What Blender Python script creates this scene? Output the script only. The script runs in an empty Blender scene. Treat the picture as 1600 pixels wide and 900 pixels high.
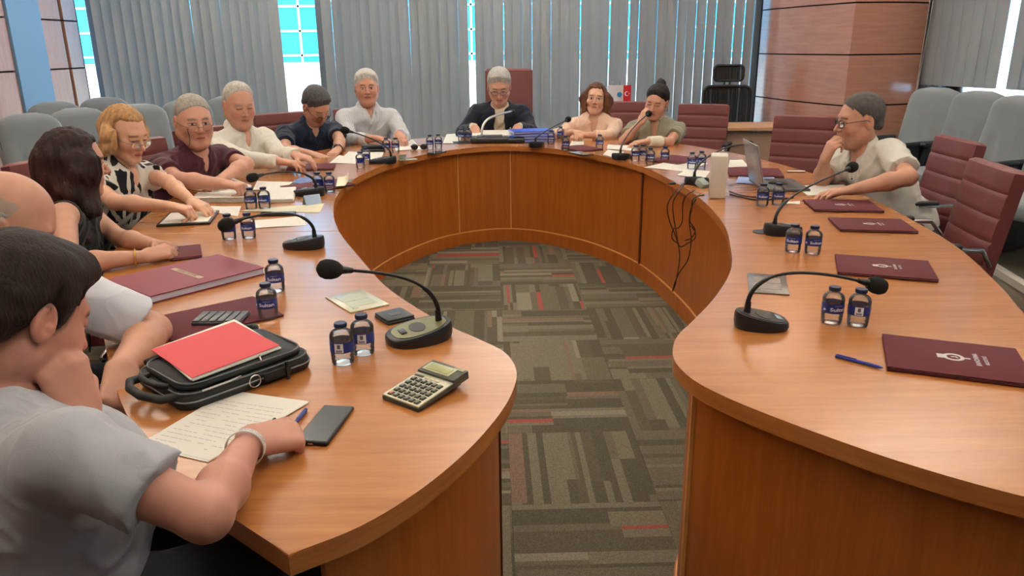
import bpy, bmesh, math, random
import numpy as np
from mathutils import Vector, Matrix, Euler
S = bpy.context.scene
COL = S.collection
R = math.radians
random.seed(7)

# ------------------------------------------------------------------ camera
TH, ROLL, CH, FPX = R(17.5), R(0.6), 1.475, 1200.0
cam_d = bpy.data.cameras.new('camera'); cam = bpy.data.objects.new('camera', cam_d); COL.objects.link(cam)
cam_d.sensor_width = 36.0; cam_d.lens = FPX / 1600 * 36.0; cam_d.clip_start = 0.02; cam_d.clip_end = 300
_f = Vector((0, math.cos(TH), -math.sin(TH))); _u0 = Vector((0, math.sin(TH), math.cos(TH))); _r0 = Vector((1, 0, 0))
_r = _r0 * math.cos(ROLL) - _u0 * math.sin(ROLL); _u = _r0 * math.sin(ROLL) + _u0 * math.cos(ROLL)
cam.matrix_world = Matrix(((_r.x, _u.x, -_f.x, 0), (_r.y, _u.y, -_f.y, 0), (_r.z, _u.z, -_f.z, CH), (0, 0, 0, 1)))
S.camera = cam

# ------------------------------------------------------------------ world, sun, added fill lamps, exposure
S.view_settings.view_transform = 'Standard'; S.view_settings.look = 'None'; S.view_settings.gamma = 1
S.view_settings.use_curve_mapping = False
S.view_settings.exposure = 0.0
w = bpy.data.worlds.new('sky'); S.world = w; w.use_nodes = True
bgn = w.node_tree.nodes['Background']; bgn.inputs[0].default_value = (0.5, 0.72, 1.0, 1); bgn.inputs[1].default_value = 4.5
def light(name, kind, loc, rot, energy, color=(1, 1, 1), size=None, sy=None, **k):
    d = bpy.data.lights.new(name, kind); d.energy = energy; d.color = color
    if kind == 'AREA':
        d.shape = 'RECTANGLE'; d.size = size; d.size_y = sy or size
    for a, b in k.items(): setattr(d, a, b)
    o = bpy.data.objects.new(name, d); o.location = loc; o.rotation_euler = rot; COL.objects.link(o); return o
light('sun', 'SUN', (0, -10, 20), (R(48), 0, R(-12)), 7.0, (1, 0.96, 0.9), angle=R(0.5))
CEIL = 3.0
FILL_LAMPS = [(x, y) for y in (0.4, 2.8, 5.2, 7.3) for x in (-2.6, 0.2, 3.0)]
for x, y in FILL_LAMPS:      # added uplights that wash the ceiling as soft fill
    light('fill_uplight', 'AREA', (x, y, 2.52), (math.pi, 0, 0), 58, (1.0, 0.93, 0.85), 1.3, 0.2)
# added bluish fill lamp inside the room, in front of the blinds
light('blue_room_fill', 'AREA', (-0.9, 8.28, 1.5), (R(-90), 0, 0), 30, (0.62, 0.8, 1.0), 6.8, 2.6)

# ------------------------------------------------------------------ helpers
def _ray(px, py): return _f + _r * ((px - 800) / FPX) - _u * ((py - 450) / FPX)
def atz(px, py, z=0.75):
    d = _ray(px, py); t = (z - CH) / d.z; return Vector((d.x * t, d.y * t, z))
def aty(px, py, Y):
    d = _ray(px, py); t = Y / d.y; return Vector((d.x * t, Y, CH + d.z * t))
def srgb(r, g=None, b=None):
    if g is None:
        h = r.lstrip('#'); r, g, b = (int(h[i:i + 2], 16) for i in (0, 2, 4))
    f = lambda c: (c / 255 / 12.92) if c / 255 <= 0.04045 else ((c / 255 + 0.055) / 1.055) ** 2.4
    return (f(r), f(g), f(b), 1.0)
MATS = {}
def nmat(name):
    m = bpy.data.materials.new(name); m.use_nodes = True
    return m, m.node_tree, m.node_tree.nodes['Principled BSDF']
def mat(name, color, rough=0.5, metal=0.0, bump=0.0, bscale=200, spec=0.5, var=0.0, vscale=8, sheen=0, coat=0, trans=0, ior=1.45):
    if name in MATS: return MATS[name]
    m, nt, p = nmat(name)
    c = srgb(color) if isinstance(color, str) else color
    p.inputs['Base Color'].default_value = c; p.inputs['Roughness'].default_value = rough; p.inputs['Metallic'].default_value = metal
    p.inputs['Specular IOR Level'].default_value = spec; p.inputs['Sheen Weight'].default_value = sheen; p.inputs['Coat Weight'].default_value = coat
    p.inputs['Transmission Weight'].default_value = trans; p.inputs['IOR'].default_value = ior
    tc = nt.nodes.new('ShaderNodeTexCoord')
    if var:
        n = nt.nodes.new('ShaderNodeTexNoise'); n.inputs['Scale'].default_value = vscale; n.inputs['Detail'].default_value = 4
        nt.links.new(tc.outputs['Object'], n.inputs['Vector'])
        mx = nt.nodes.new('ShaderNodeMix'); mx.data_type = 'RGBA'
        mx.inputs[6].default_value = tuple(v * (1 - var) for v in c[:3]) + (1,); mx.inputs[7].default_value = tuple(min(1, v * (1 + var)) for v in c[:3]) + (1,)
        nt.links.new(n.outputs[0], mx.inputs[0]); nt.links.new(mx.outputs[2], p.inputs['Base Color'])
    if bump:
        n2 = nt.nodes.new('ShaderNodeTexNoise'); n2.inputs['Scale'].default_value = bscale; n2.inputs['Detail'].default_value = 3
        nt.links.new(tc.outputs['Object'], n2.inputs['Vector'])
        b = nt.nodes.new('ShaderNodeBump'); b.inputs['Strength'].default_value = bump; b.inputs['Distance'].default_value = 0.002
        nt.links.new(n2.outputs[0], b.inputs['Height']); nt.links.new(b.outputs[0], p.inputs['Normal'])
    MATS[name] = m; return m
def wood(name, c1, c2, rough=0.35, stretch=(1, 14, 14), coat=0.0, scale=3.0):
    if name in MATS: return MATS[name]
    m, nt, p = nmat(name)
    tc = nt.nodes.new('ShaderNodeTexCoord'); mp = nt.nodes.new('ShaderNodeMapping'); mp.inputs['Scale'].default_value = stretch
    nt.links.new(tc.outputs['Object'], mp.inputs[0])
    n = nt.nodes.new('ShaderNodeTexNoise'); n.inputs['Scale'].default_value = scale; n.inputs['Detail'].default_value = 8; n.inputs['Roughness'].default_value = 0.65; n.inputs['Distortion'].default_value = 0.3
    n2 = nt.nodes.new('ShaderNodeTexNoise'); n2.inputs['Scale'].default_value = scale * 9; n2.inputs['Detail'].default_value = 3
    nt.links.new(mp.outputs[0], n.inputs['Vector']); nt.links.new(mp.outputs[0], n2.inputs['Vector'])
    ad = nt.nodes.new('ShaderNodeMath'); ad.operation = 'MULTIPLY_ADD'; ad.inputs[1].default_value = 0.35
    nt.links.new(n2.outputs[0], ad.inputs[0]); nt.links.new(n.outputs[0], ad.inputs[2])
    cr = nt.nodes.new('ShaderNodeValToRGB'); cr.color_ramp.elements[0].position = 0.45; cr.color_ramp.elements[1].position = 0.9
    cr.color_ramp.elements[0].color = srgb(c1); cr.color_ramp.elements[1].color = srgb(c2)
    nt.links.new(ad.outputs[0], cr.inputs[0]); nt.links.new(cr.outputs[0], p.inputs['Base Color'])
    p.inputs['Roughness'].default_value = rough; p.inputs['Coat Weight'].default_value = coat; p.inputs['Coat Roughness'].default_value = 0.15
    MATS[name] = m; return m

def mesh_from(name, verts, faces, material=None, smooth=False):
    me = bpy.data.meshes.new(name); me.from_pydata([tuple(v) for v in verts], [], faces); me.update()
    if smooth: me.polygons.foreach_set('use_smooth', [True] * len(me.polygons))
    if material: me.materials.append(material)
    return me
def add(name, me, parent=None, loc=None, rot=None, material=None):
    o = bpy.data.objects.new(name, me); COL.objects.link(o)
    if parent: o.parent = parent
    if loc is not None: o.location = loc
    if rot is not None: o.rotation_euler = rot
    if material is not None: me.materials.append(material)
    return o
def tag(o, label=None, cat=None, group=None, kind=None):
    if label: o['label'] = label
    if cat: o['category'] = cat
    if group: o['group'] = group
    if kind: o['kind'] = kind
    return o
def thing(name, label, cat, loc=(0, 0, 0), rz=0.0, group=None, rot=None):
    o = bpy.data.objects.new(name, None); COL.objects.link(o); o.empty_display_size = 0.05
    o.location = loc; o.rotation_euler = rot if rot else (0, 0, rz)
    return tag(o, label, cat, group)
def copy_tree(o, parent=None):
    c = o.copy(); COL.objects.link(c)
    if parent: c.parent = parent
    for ch in list(o.children): copy_tree(ch, c)
    return c
class MB:
    """collects shapes into one bmesh"""
    def __init__(s): s.bm = bmesh.new()
    def box(s, c, d, rot=None, bevel=0, seg=2):
        m = Matrix.Translation(c) @ ((rot.to_matrix().to_4x4() if isinstance(rot, Euler) else rot) if rot is not None else Matrix()) @ Matrix.Diagonal((d[0], d[1], d[2], 1))
        r = bmesh.ops.create_cube(s.bm, size=1, matrix=m)
        if bevel:
            es = list({e for v in r['verts'] for e in v.link_edges})
            bmesh.ops.bevel(s.bm, geom=es, offset=bevel, segments=seg, affect='EDGES', profile=0.5)
        return s
    def cyl(s, a, b, r1, r2=None, n=16, caps=True):
        a = Vector(a); b = Vector(b); r2 = r1 if r2 is None else r2
        q = (b - a).to_track_quat('Z', 'Y')
        bmesh.ops.create_cone(s.bm, cap_ends=caps, segments=n, radius1=r1, radius2=r2, depth=(b - a).length, matrix=Matrix.Translation((a + b) / 2) @ q.to_matrix().to_4x4())
        return s
    def sph(s, c, r, n=16, sc=(1, 1, 1), rot=None):
        m = Matrix.Translation(c) @ ((rot if rot is not None else Matrix())) @ Matrix.Diagonal((sc[0], sc[1], sc[2], 1))
        bmesh.ops.create_uvsphere(s.bm, u_segments=n, v_segments=max(6, n * 2 // 3), radius=r, matrix=m); return s
    def tube(s, pts, r, n=8, radii=None, closed=False):
        pts = [Vector(p) for p in pts]; rings = []; prev = None
        for i, p in enumerate(pts):
            if closed: t = (pts[(i + 1) % len(pts)] - pts[i - 1]).normalized()
            else: t = (pts[min(i + 1, len(pts) - 1)] - pts[max(i - 1, 0)]).normalized()
            if prev is None: x = t.orthogonal().normalized()
            else: x = (prev - t * prev.dot(t)).normalized()
            prev = x; y = t.cross(x); rr = radii[i] if radii else r
            rings.append([s.bm.verts.new(p + (x * math.cos(2 * math.pi * k / n) + y * math.sin(2 * math.pi * k / n)) * rr) for k in range(n)])
        m = len(rings)
        for i in range(m if closed else m - 1):
            A, B = rings[i], rings[(i + 1) % m]
            for k in range(n): s.bm.faces.new((A[k], A[(k + 1) % n], B[(k + 1) % n], B[k]))
        if not closed:
            s.bm.faces.new(rings[0][::-1]); s.bm.faces.new(rings[-1])
        return s
    def lathe(s, prof, n=24, mtx=None):
        rings = []
        for r, z in prof:
            if r < 1e-6:
                rings.append([s.bm.verts.new((0, 0, z))])
            else:
                rings.append([s.bm.verts.new((r * math.cos(2 * math.pi * k / n), r * math.sin(2 * math.pi * k / n), z)) for k in range(n)])
        for A, B in zip(rings, rings[1:]):
            for k in range(n):
                a, b = A[k % len(A)], A[(k + 1) % n % len(A)]; c, d = B[(k + 1) % n % len(B)], B[k % len(B)]
                q = []
                for v in (a, b, c, d):
                    if v not in q: q.append(v)
                if len(q) >= 3: s.bm.faces.new(q)
        if mtx: bmesh.ops.transform(s.bm, matrix=mtx, verts=[v for r in rings for v in r])
        return s
    def prism(s, poly, z0, z1, zt=None):
        """poly (x,y) list -> prism; zt(x,y) optional top height"""
        n = len(poly)
        lo = [s.bm.verts.new((p[0], p[1], z0)) for p in poly]; hi = [s.bm.verts.new((p[0], p[1], zt(p[0], p[1]) if zt else z1)) for p in poly]
        s.bm.faces.new(lo[::-1]); s.bm.faces.new(hi)
        for i in range(n): s.bm.faces.new((lo[i], lo[(i + 1) % n], hi[(i + 1) % n], hi[i]))
        return s
    def mesh(s, name, material=None, smooth=False):
        bmesh.ops.recalc_face_normals(s.bm, faces=s.bm.faces)
        me = bpy.data.meshes.new(name); s.bm.to_mesh(me); s.bm.free()
        if smooth == True: me.polygons.foreach_set('use_smooth', [True] * len(me.polygons))
        elif smooth:
            me.polygons.foreach_set('use_smooth', [True] * len(me.polygons))
            try: me.set_sharp_from_angle(angle=R(smooth))
            except Exception: pass
        if material: me.materials.append(material)
        return me
    def build(s, name, material, parent=None, loc=None, smooth=False, rot=None):
        return add(name, s.mesh(name, material, smooth), parent, loc, rot)
def struct(o): o['kind'] = 'structure'; return o
def bez(p0, p1, p2, p3, n=16):
    out = []
    for i in range(n + 1):
        t = i / n; a = (1 - t) ** 3; b = 3 * (1 - t) ** 2 * t; c = 3 * (1 - t) * t * t; d = t ** 3
        out.append(Vector(p0) * a + Vector(p1) * b + Vector(p2) * c + Vector(p3) * d)
    return out
def catmull(pts, n=8):
    P = [Vector(p) for p in pts]; out = []
    for i in range(len(P) - 1):
        p0 = P[i - 1] if i else P[0] * 2 - P[1]; p1, p2 = P[i], P[i + 1]; p3 = P[i + 2] if i + 2 < len(P) else P[-1] * 2 - P[-2]
        for k in range(n):
            t = k / n
            out.append(0.5 * ((2 * p1) + (p2 - p0) * t + (2 * p0 - 5 * p1 + 4 * p2 - p3) * t * t + (3 * p1 - p0 - 3 * p2 + p3) * t ** 3))
    out.append(P[-1]); return out
def text_mesh(txt, size, name='lettering', bold=0.0, extrude=0.0):
    cu = bpy.data.curves.new(name, 'FONT'); cu.body = txt; cu.size = size; cu.align_x = 'CENTER'; cu.align_y = 'CENTER'; cu.offset = bold; cu.extrude = extrude; cu.resolution_u = 2
    o = bpy.data.objects.new('tmp', cu); COL.objects.link(o)
    dg = bpy.context.evaluated_depsgraph_get(); me = bpy.data.meshes.new_from_object(o.evaluated_get(dg))
    bpy.data.objects.remove(o); bpy.data.curves.remove(cu); me.name = name
    return me
# ------------------------------------------------------------------ setting
W_PANEL = wood('wood_wall_panel', '#a87862', '#bf8d75', 0.28, (14, 14, 1), 0.3)
W_PIER = wood('wood_pier', '#a1705d', '#b5826e', 0.22, (1, 1, 14), 0.5)
BLACKGAP = mat('dark_joint', '#2a1712', 0.8)
WHITE = mat('white_paint', '#d9d8d4', 0.6)
CREAM = mat('cream_paint', '#c9c2b4', 0.7)
GREYW = mat('grey_paint', '#b9b8b6', 0.7)
YB = 8.4; XL = -4.45
# carpet: one object per tile
def carpet_mat():
    m, nt, p = nmat('carpet_tile'); N = nt.nodes.new; L = nt.links.new
    tc = N('ShaderNodeTexCoord'); oi = N('ShaderNodeObjectInfo')
    sx = N('ShaderNodeSeparateXYZ'); L(tc.outputs['Object'], sx.inputs[0])
    def math_(op, a, b=None, c=None):
        n = N('ShaderNodeMath'); n.operation = op
        for i, v in enumerate((a, b, c)):
            if v is None: continue
            if isinstance(v, (int, float)): n.inputs[i].default_value = v
            else: L(v, n.inputs[i])
        return n.outputs[0]
    rnd = math_('MULTIPLY', oi.outputs['Random'], 57.0)
    # strips run along local X; uneven widths through warped coordinate
    wv = N('ShaderNodeTexNoise'); wv.noise_dimensions = '1D'; wv.inputs['Scale'].default_value = 5.0
    L(math_('ADD', sx.outputs['Y'], rnd), wv.inputs['W'])
    yy = math_('MULTIPLY_ADD', wv.outputs[0], 0.22, sx.outputs['Y'])
    strip = math_('FLOOR', math_('MULTIPLY', yy, 27.0))
    # break point along the strip
    wb = N('ShaderNodeTexWhiteNoise'); wb.noise_dimensions = '2D'
    cmb = N('ShaderNodeCombineXYZ'); L(math_('FLOOR', math_('MULTIPLY', strip, 0.34)), cmb.inputs[0]); L(rnd, cmb.inputs[1]); L(cmb.outputs[0], wb.inputs['Vector'])
    side = math_('GREATER_THAN', math_('ADD', sx.outputs['X'], 0.25), math_('MULTIPLY', wb.outputs[0], 0.5))
    wc = N('ShaderNodeTexWhiteNoise'); wc.noise_dimensions = '3D'
    cm2 = N('ShaderNodeCombineXYZ'); L(strip, cm2.inputs[0]); L(side, cm2.inputs[1]); L(rnd, cm2.inputs[2]); L(cm2.outputs[0], wc.inputs['Vector'])
    cr = N('ShaderNodeValToRGB'); cr.color_ramp.interpolation = 'CONSTANT'; e = cr.color_ramp.elements
    cols = [(0, '#5a5649'), (0.28, '#6b6657'), (0.52, '#767161'), (0.74, '#605b4d'), (0.87, '#858070'), (0.92, '#7e695b'), (0.965, '#9c544c')]
    e[0].position = 0; e[0].color = srgb(cols[0][1]); e[1].position = cols[1][0]; e[1].color = srgb(cols[1][1])
    for po, cc in cols[2:]:
        q = e.new(po); q.color = srgb(cc)
    L(wc.outputs[0], cr.inputs[0])
    nz = N('ShaderNodeTexNoise'); nz.inputs['Scale'].default_value = 260; nz.inputs['Detail'].default_value = 4; L(tc.outputs['Object'], nz.inputs['Vector'])
    mx = N('ShaderNodeMix'); mx.data_type = 'RGBA'; mx.blend_type = 'MULTIPLY'; mx.inputs[0].default_value = 0.75
    ramp = N('ShaderNodeValToRGB'); ramp.color_ramp.elements[0].position = 0.3; ramp.color_ramp.elements[0].color = (0.45, 0.45, 0.45, 1); ramp.color_ramp.elements[1].position = 0.7; ramp.color_ramp.elements[1].color = (1.25, 1.25, 1.25, 1)
    L(nz.outputs[0], ramp.inputs[0]); L(cr.outputs[0], mx.inputs[6]); L(ramp.outputs[0], mx.inputs[7]); L(mx.outputs[2], p.inputs['Base Color'])
    bp = N('ShaderNodeBump'); bp.inputs['Strength'].default_value = 0.5; bp.inputs['Distance'].default_value = 0.003; L(nz.outputs[0], bp.inputs['Height']); L(bp.outputs[0], p.inputs['Normal'])
    p.inputs['Roughness'].default_value = 0.95; p.inputs['Specular IOR Level'].default_value = 0.1
    return m
CARPET = carpet_mat()
fl = MB().box((0.9, 2.95, -0.06), (11.4, 11.1, 0.1)).build('floor', mat('floor_base', '#35312a', 0.9)); struct(fl)
tile_me = MB().box((0, 0, 0), (0.4995, 0.4995, 0.01), bevel=0.0008, seg=1).mesh('carpet_tile', CARPET)
ty0 = []
ANG = R(1.5)
for i in range(-9, 9):
    for j in range(-1, 15):
        x, y = i * 0.5 + 0.2, j * 0.5 + 1.0
        x, y = x * math.cos(ANG) - y * math.sin(ANG) + 0.1, x * math.sin(ANG) + y * math.cos(ANG)
        if y > YB - 0.3 or x < XL + 0.25 or x > 3.9: continue
        t = add('carpet_tile', tile_me, fl, (x, y, -0.005), (0, 0, ANG + (math.pi / 2 if (i + j) % 2 else 0) + (math.pi if random.random() < .5 else 0)))
CARPET_N = None
ce = MB().box((0.9, 2.95, CEIL + 0.05), (11.4, 11.1, 0.1)).build('ceiling', mat('ceiling_paint', '#d6d2c8', 0.8)); struct(ce)
# left wall: wood panels set proud of a dark backing, one blue painted pilaster
wl = MB().box((XL - 0.08, 2.9, 1.5), (0.1, 11.1, 3.0)).build('wall_left', BLACKGAP); struct(wl)
ZR = [0, 0.42, 0.86, 1.30, 1.76, 2.22, 2.66, 3.0]
for y0, y1 in [(-2.4, -1.0), (-1.0, 0.4), (0.4, 1.8), (1.8, 3.2), (3.2, 4.6), (4.6, 6.0), (6.0, 7.2), (7.72, 8.08), (8.13, 8.38)]:
    for z0, z1 in zip(ZR, ZR[1:]):
        MB().box((XL - 0.015, (y0 + y1) / 2, (z0 + z1) / 2), (0.03, y1 - y0 - 0.006, z1 - z0 - 0.014), bevel=0.003, seg=1).build('wall_panel', W_PANEL, wl)
MB().box((XL - 0.005, 7.46, 1.5), (0.05, 0.5, 3.0)).build('painted_pilaster', mat('blue_paint', '#7ea3c6', 0.6), wl)
# far wall: glazing behind vertical blinds
fr_m = mat('window_frame_grey', '#7d8791', 0.4, 0.3)
wb_ = MB().box((-0.9, YB + 0.25, 0.05), (7.3, 0.2, 0.12)).box((-0.9, YB + 0.25, 2.88), (7.3, 0.2, 0.24)).build('wall_far', WHITE); struct(wb_)
win = bpy.data.objects.new('window_1', None); COL.objects.link(win); struct(win)
m_glass, nt, p = nmat('window_glass')
out = nt.nodes['Material Output']; nt.nodes.remove(p)
tr = nt.nodes.new('ShaderNodeBsdfTransparent'); tr.inputs[0].default_value = (0.86, 0.95, 0.97, 1); gl = nt.nodes.new('ShaderNodeBsdfGlossy'); gl.inputs['Roughness'].default_value = 0.02
fz = nt.nodes.new('ShaderNodeFresnel'); fz.inputs[0].default_value = 1.45; mx = nt.nodes.new('ShaderNodeMixShader')
nt.links.new(fz.outputs[0], mx.inputs[0]); nt.links.new(tr.outputs[0], mx.inputs[1]); nt.links.new(gl.outputs[0], mx.inputs[2]); nt.links.new(mx.outputs[0], out.inputs[0])
mull = [-4.4, -3.2, -2.0, -0.8, 0.4, 1.6, 2.62]
for a in mull: MB().box((a, YB + 0.22, 1.45), (0.07, 0.12, 2.8), bevel=0.006, seg=1).build('mullion', fr_m, win)
for a, b in zip(mull, mull[1:]):
    MB().box(((a + b) / 2, YB + 0.22, 1.45), (b - a - 0.07, 0.012, 2.78)).build('pane', m_glass, win)
# slats
def slat_mat():
    m, nt, p = nmat('blind_fabric'); N = nt.nodes.new; L = nt.links.new
    tc = N('ShaderNodeTexCoord'); mp = N('ShaderNodeMapping'); mp.inputs['Scale'].default_value = (1, 1, 0.02); L(tc.outputs['Object'], mp.inputs[0])
    n = N('ShaderNodeTexNoise'); n.inputs['Scale'].default_value = 300; L(mp.outputs[0], n.inputs['Vector'])
    cr = N('ShaderNodeValToRGB'); cr.color_ramp.elements[0].color = srgb('#9ea3a6'); cr.color_ramp.elements[1].color = srgb('#b4b8ba'); L(n.outputs[0], cr.inputs[0])
    d = N('ShaderNodeBsdfDiffuse'); t = N('ShaderNodeBsdfTranslucent'); t.inputs[0].default_value = (0.6, 0.64, 0.68, 1); L(cr.outputs[0], d.inputs[0])
    x = N('ShaderNodeMixShader'); x.inputs[0].default_value = 0.22; L(d.outputs[0], x.inputs[1]); L(t.outputs[0], x.inputs[2])
    nt.nodes.remove(p); L(x.outputs[0], nt.nodes['Material Output'].inputs[0]); return m
SLAT = slat_mat()
def slat_mesh(w_, z0, z1, name='slat'):
    b = bmesh.new(); n = 4; rows = []
    for z in (z0, z1):
        row = []
        for side in (1, -1):
            rr = [b.verts.new(((k / n - 0.5) * w_, 0.006 * math.cos((k / n - 0.5) * math.pi) + side * 0.0008, z)) for k in range(n + 1)]
            row += rr if side == 1 else rr[::-1]
        rows.append(row)
    m_ = len(rows[0])
    for i in range(m_): b.faces.new((rows[0][i], rows[0][(i + 1) % m_], rows[1][(i + 1) % m_], rows[1][i]))
    b.faces.new(rows[0][::-1]); b.faces.new(rows[1])
    me = bpy.data.meshes.new(name); b.to_mesh(me); b.free(); me.materials.append(SLAT); return me
sl_me = slat_mesh(0.1075, 0.04, 2.74)
def blind(name, label, x0, x1, ang, rail=True, jitter=4):
    t = thing(name, label, 'blinds', ((x0 + x1) / 2, YB, 0))
    n = max(1, round((x1 - x0) / 0.1))
    for k in range(n):
        x = x0 + (k + 0.5) * (x1 - x0) / n
        add('slat', sl_me, t, (x - (x0 + x1) / 2, random.uniform(-.004, .004), 0), (R(random.uniform(-.3, .3)), R(random.uniform(-.25, .25)), R(ang(x) + random.uniform(-jitter, jitter))))
    MB().box((0, 0, 2.77), (x1 - x0, 0.04, 0.045)).build('head_rail', mat('blind_rail', '#c8c8c4', 0.4), t)
    return t
blind('vertical_blind', 'grey-blue vertical blind left of the open window gap, behind the grey seats', -4.28, -2.37, lambda x: 38 if x < -2.6 else 24)
blind('vertical_blind', 'grey vertical blind between the open window gap and the narrow slit', -1.93, -0.43, lambda x: 32 if x < -1.6 else 19, jitter=6)
blind('vertical_blind', 'grey vertical blind right of the narrow slit, behind the high-backed chair and mesh chair', -0.36, 2.53, lambda x: 19, jitter=7)
# pier between the two window walls, two panelled faces
C1 = Vector((2.97, 7.0)); C0 = Vector((2.62, 8.42)); C2 = Vector((3.72, 7.22))
pr = MB().prism([(C0.x + .03, C0.y + .3), (C0.x + .03, C0.y), (C1.x + .025, C1.y + .03), (C2.x, C2.y + .03), (C2.x + .1, 8.72)], 0, 3.0).build('wall_right_pier', BLACKGAP); struct(pr)
ZP = [0, 0.06, 0.50, 0.935, 1.37, 1.80, 2.24, 2.68, 3.0]
def facepanels(A, B, par, m, curve=0.0, zr=ZP):
    d = (B - A); L_ = d.length; ang = math.atan2(d.y, d.x); n_ = Vector((d.y, -d.x)).normalized()
    for z0, z1 in zip(zr, zr[1:]):
        b = MB(); K = 10 if curve else 1
        front = [A + d * (k / K) + n_ * (curve * math.sin(math.pi * k / K)) for k in range(K + 1)]
        back = [A + d * (k / K) - n_ * 0.03 for k in range(K, -1, -1)]
        b.prism([tuple(q) for q in front + back], z0 + 0.006, z1 - 0.006).build('wall_panel', m, par, smooth=30)
facepanels(C0, C1, pr, W_PIER, 0.05)
facepanels(C1, C2, pr, W_PIER, 0.06)
# right wall with window 2
D2 = Vector((0.3, -1)).normalized(); LR = 10.0
def rw(t, off=0.0): return Vector((C2.x, C2.y)) + D2 * t + Vector((1, 0.3)).normalized() * off
def rbox(b, t0, t1, o0, o1, z0, z1):
    q = [rw(t0, o0), rw(t1, o0), rw(t1, o1), rw(t0, o1)]
    b.prism([tuple(v) for v in q], z0, z1)
b = MB(); rbox(b, 0, LR, 0.05, 0.25, 0, 0.97); rbox(b, 0, LR, 0.05, 0.25, 2.72, 3.0)
wr = b.build('wall_right', CREAM); struct(wr)
b = MB(); rbox(b, 0.0, LR, -0.06, 0.25, 0.955, 0.985); sill = b.build('trim_1', mat('window_sill', '#c5bfb4', 0.4)); struct(sill)
win2 = bpy.data.objects.new('window_2', None); COL.objects.link(win2); struct(win2)
b = MB(); rbox(b, -.2, 0.07, 0.04, 0.22, 0.0, 2.72); b.build('window_jamb', fr_m, win2)
t = 0.05
while t < LR - 1.2:
    b = MB(); rbox(b, t, t + 0.06, 0.12, 0.2, 0.985, 2.72); b.build('mullion', fr_m, win2)
    b = MB(); rbox(b, t + 0.06, t + 1.2, 0.155, 0.165, 0.985, 2.72); b.build('pane', m_glass, win2)
    t += 1.2
b = MB(); rbox(b, 0.05, LR, 0.12, 0.2, 0.985, 1.03); b.build('window_frame', fr_m, win2)
sl2 = slat_mesh(0.128, 1.10, 2.68)
RA = math.atan2(D2.y, D2.x)
def rblind(label, t0, t1, turn):
    c = rw((t0 + t1) / 2, 0.03)
    tt = thing('vertical_blind', label, 'blinds', (c.x, c.y, 0), RA)
    n = max(1, round((t1 - t0) / 0.11))
    for k in range(n):
        add('slat', sl2, tt, (-(t1 - t0) / 2 + (k + 0.5) * (t1 - t0) / n, 0, 0), (0, 0, R(turn + random.uniform(-4, 4))))
    MB().box((0, 0, 2.7), (t1 - t0, 0.04, 0.045)).build('head_rail', MATS['blind_rail'], tt)
    return tt
rblind('beige-grey vertical blind on the side window, next to the wooden pier', 0.0, 0.78, 178)
rblind('beige-grey vertical blind at the right picture edge above the grey seats', 0.88, 4.6, 172)
rblind('vertical blind of the side window beside the viewer', 4.8, 9.4, 165)
# blind cord with white weight
c0 = rw(0.03, -0.02)
t = thing('blind_cord', 'white blind cord with a small white weight hanging beside the wooden pier', 'cord', (c0.x - .03, c0.y - .02, 0.93))
MB().tube([(0.02, 0, 1.8), (0.012, 0, 0.9), (0, 0, 0.03)], 0.0022, 5).tube([(0.05, 0, 1.8), (0.04, 0, 0.9), (0.008, 0, 0.03)], 0.0022, 5).build('string', WHITE, t)
MB().sph((0, 0, 0), 0.022, 12, (1, 1, 1.3)).build('weight', WHITE, t, smooth=True)
# platform at the right under the grey seats (carpeted, with a light nosing)
pa = atz(1553, 418, 0.13); pb = atz(1600, 447, 0.13); dd = (pb - pa).normalized()
A0 = pa - dd * 1.6; B0 = pa + dd * 6
A0 = Vector((A0.x, A0.y)); B0 = Vector((B0.x, B0.y))
q = [tuple(A0), (A0.x, 7.0), (3.7, 7.1), (6.2, -1.5), tuple(B0)]
pf = MB().prism(q, 0, 0.125).build('floor_platform', mat('platform_side', '#a39a88', 0.7)); struct(pf)
pc = MB().prism([(A0.x + .03, A0.y), (A0.x + .03, 7.0), (3.7, 7.1), (6.2, -1.5), (B0.x + .03, B0.y)], 0.12, 0.134).build('carpet', mat('carpet_plain', '#55503f', 0.95, bump=0.5, bscale=300, var=0.25, vscale=6), pf)
n2 = Vector((dd.y, -dd.x))
b = MB(); b.prism([tuple(A0 + n2 * (-0.045)), tuple(A0 + n2 * 0.012), tuple(B0 + n2 * 0.012), tuple(B0 - n2 * 0.045)], 0.095, 0.139); b.build('nosing', mat('nosing', '#d5d0c4', 0.4), pf)
# wall behind the viewer
wv_ = MB().box((0.9, -2.55, 1.5), (11.4, 0.1, 3.0)).build('wall_rear', wood('wood_rear', '#6e4733', '#7d543c', .5, (14, 14, 1))); struct(wv_)
# made-up fittings for the added fill uplights, out of the frame
fix = thing('fill_uplight_fitting', 'added white uplight trough hanging from the ceiling', 'ceiling light', (FILL_LAMPS[0][0], FILL_LAMPS[0][1], 2.5), group='added fill uplights')
MB().box((0, 0, -.03), (1.4, .24, .04), bevel=.01).box((0, .12, 0.0), (1.4, .01, .03)).box((0, -.12, 0.0), (1.4, .01, .03)).build('trough', WHITE, fix)
for sx_ in (-.6, .6): MB().cyl((sx_, 0, -.01), (sx_, 0, .5), .003, n=6).build('suspension_wire', MATS['window_frame_grey'], fix)
for x, y in FILL_LAMPS[1:]:
    c = copy_tree(fix); c.location = (x, y, 2.5)
    c['label'] = 'added white uplight trough over the %s, %s' % ({-2.6: 'left seats', .2: 'middle of the room', 3.0: 'right seats'}[x], {.4: 'nearest the viewer', 2.8: 'second row from the viewer', 5.2: 'third row from the viewer', 7.3: 'row by the far blinds'}[y])
fix['label'] = 'added white uplight trough over the left seats, nearest the viewer'
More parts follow.
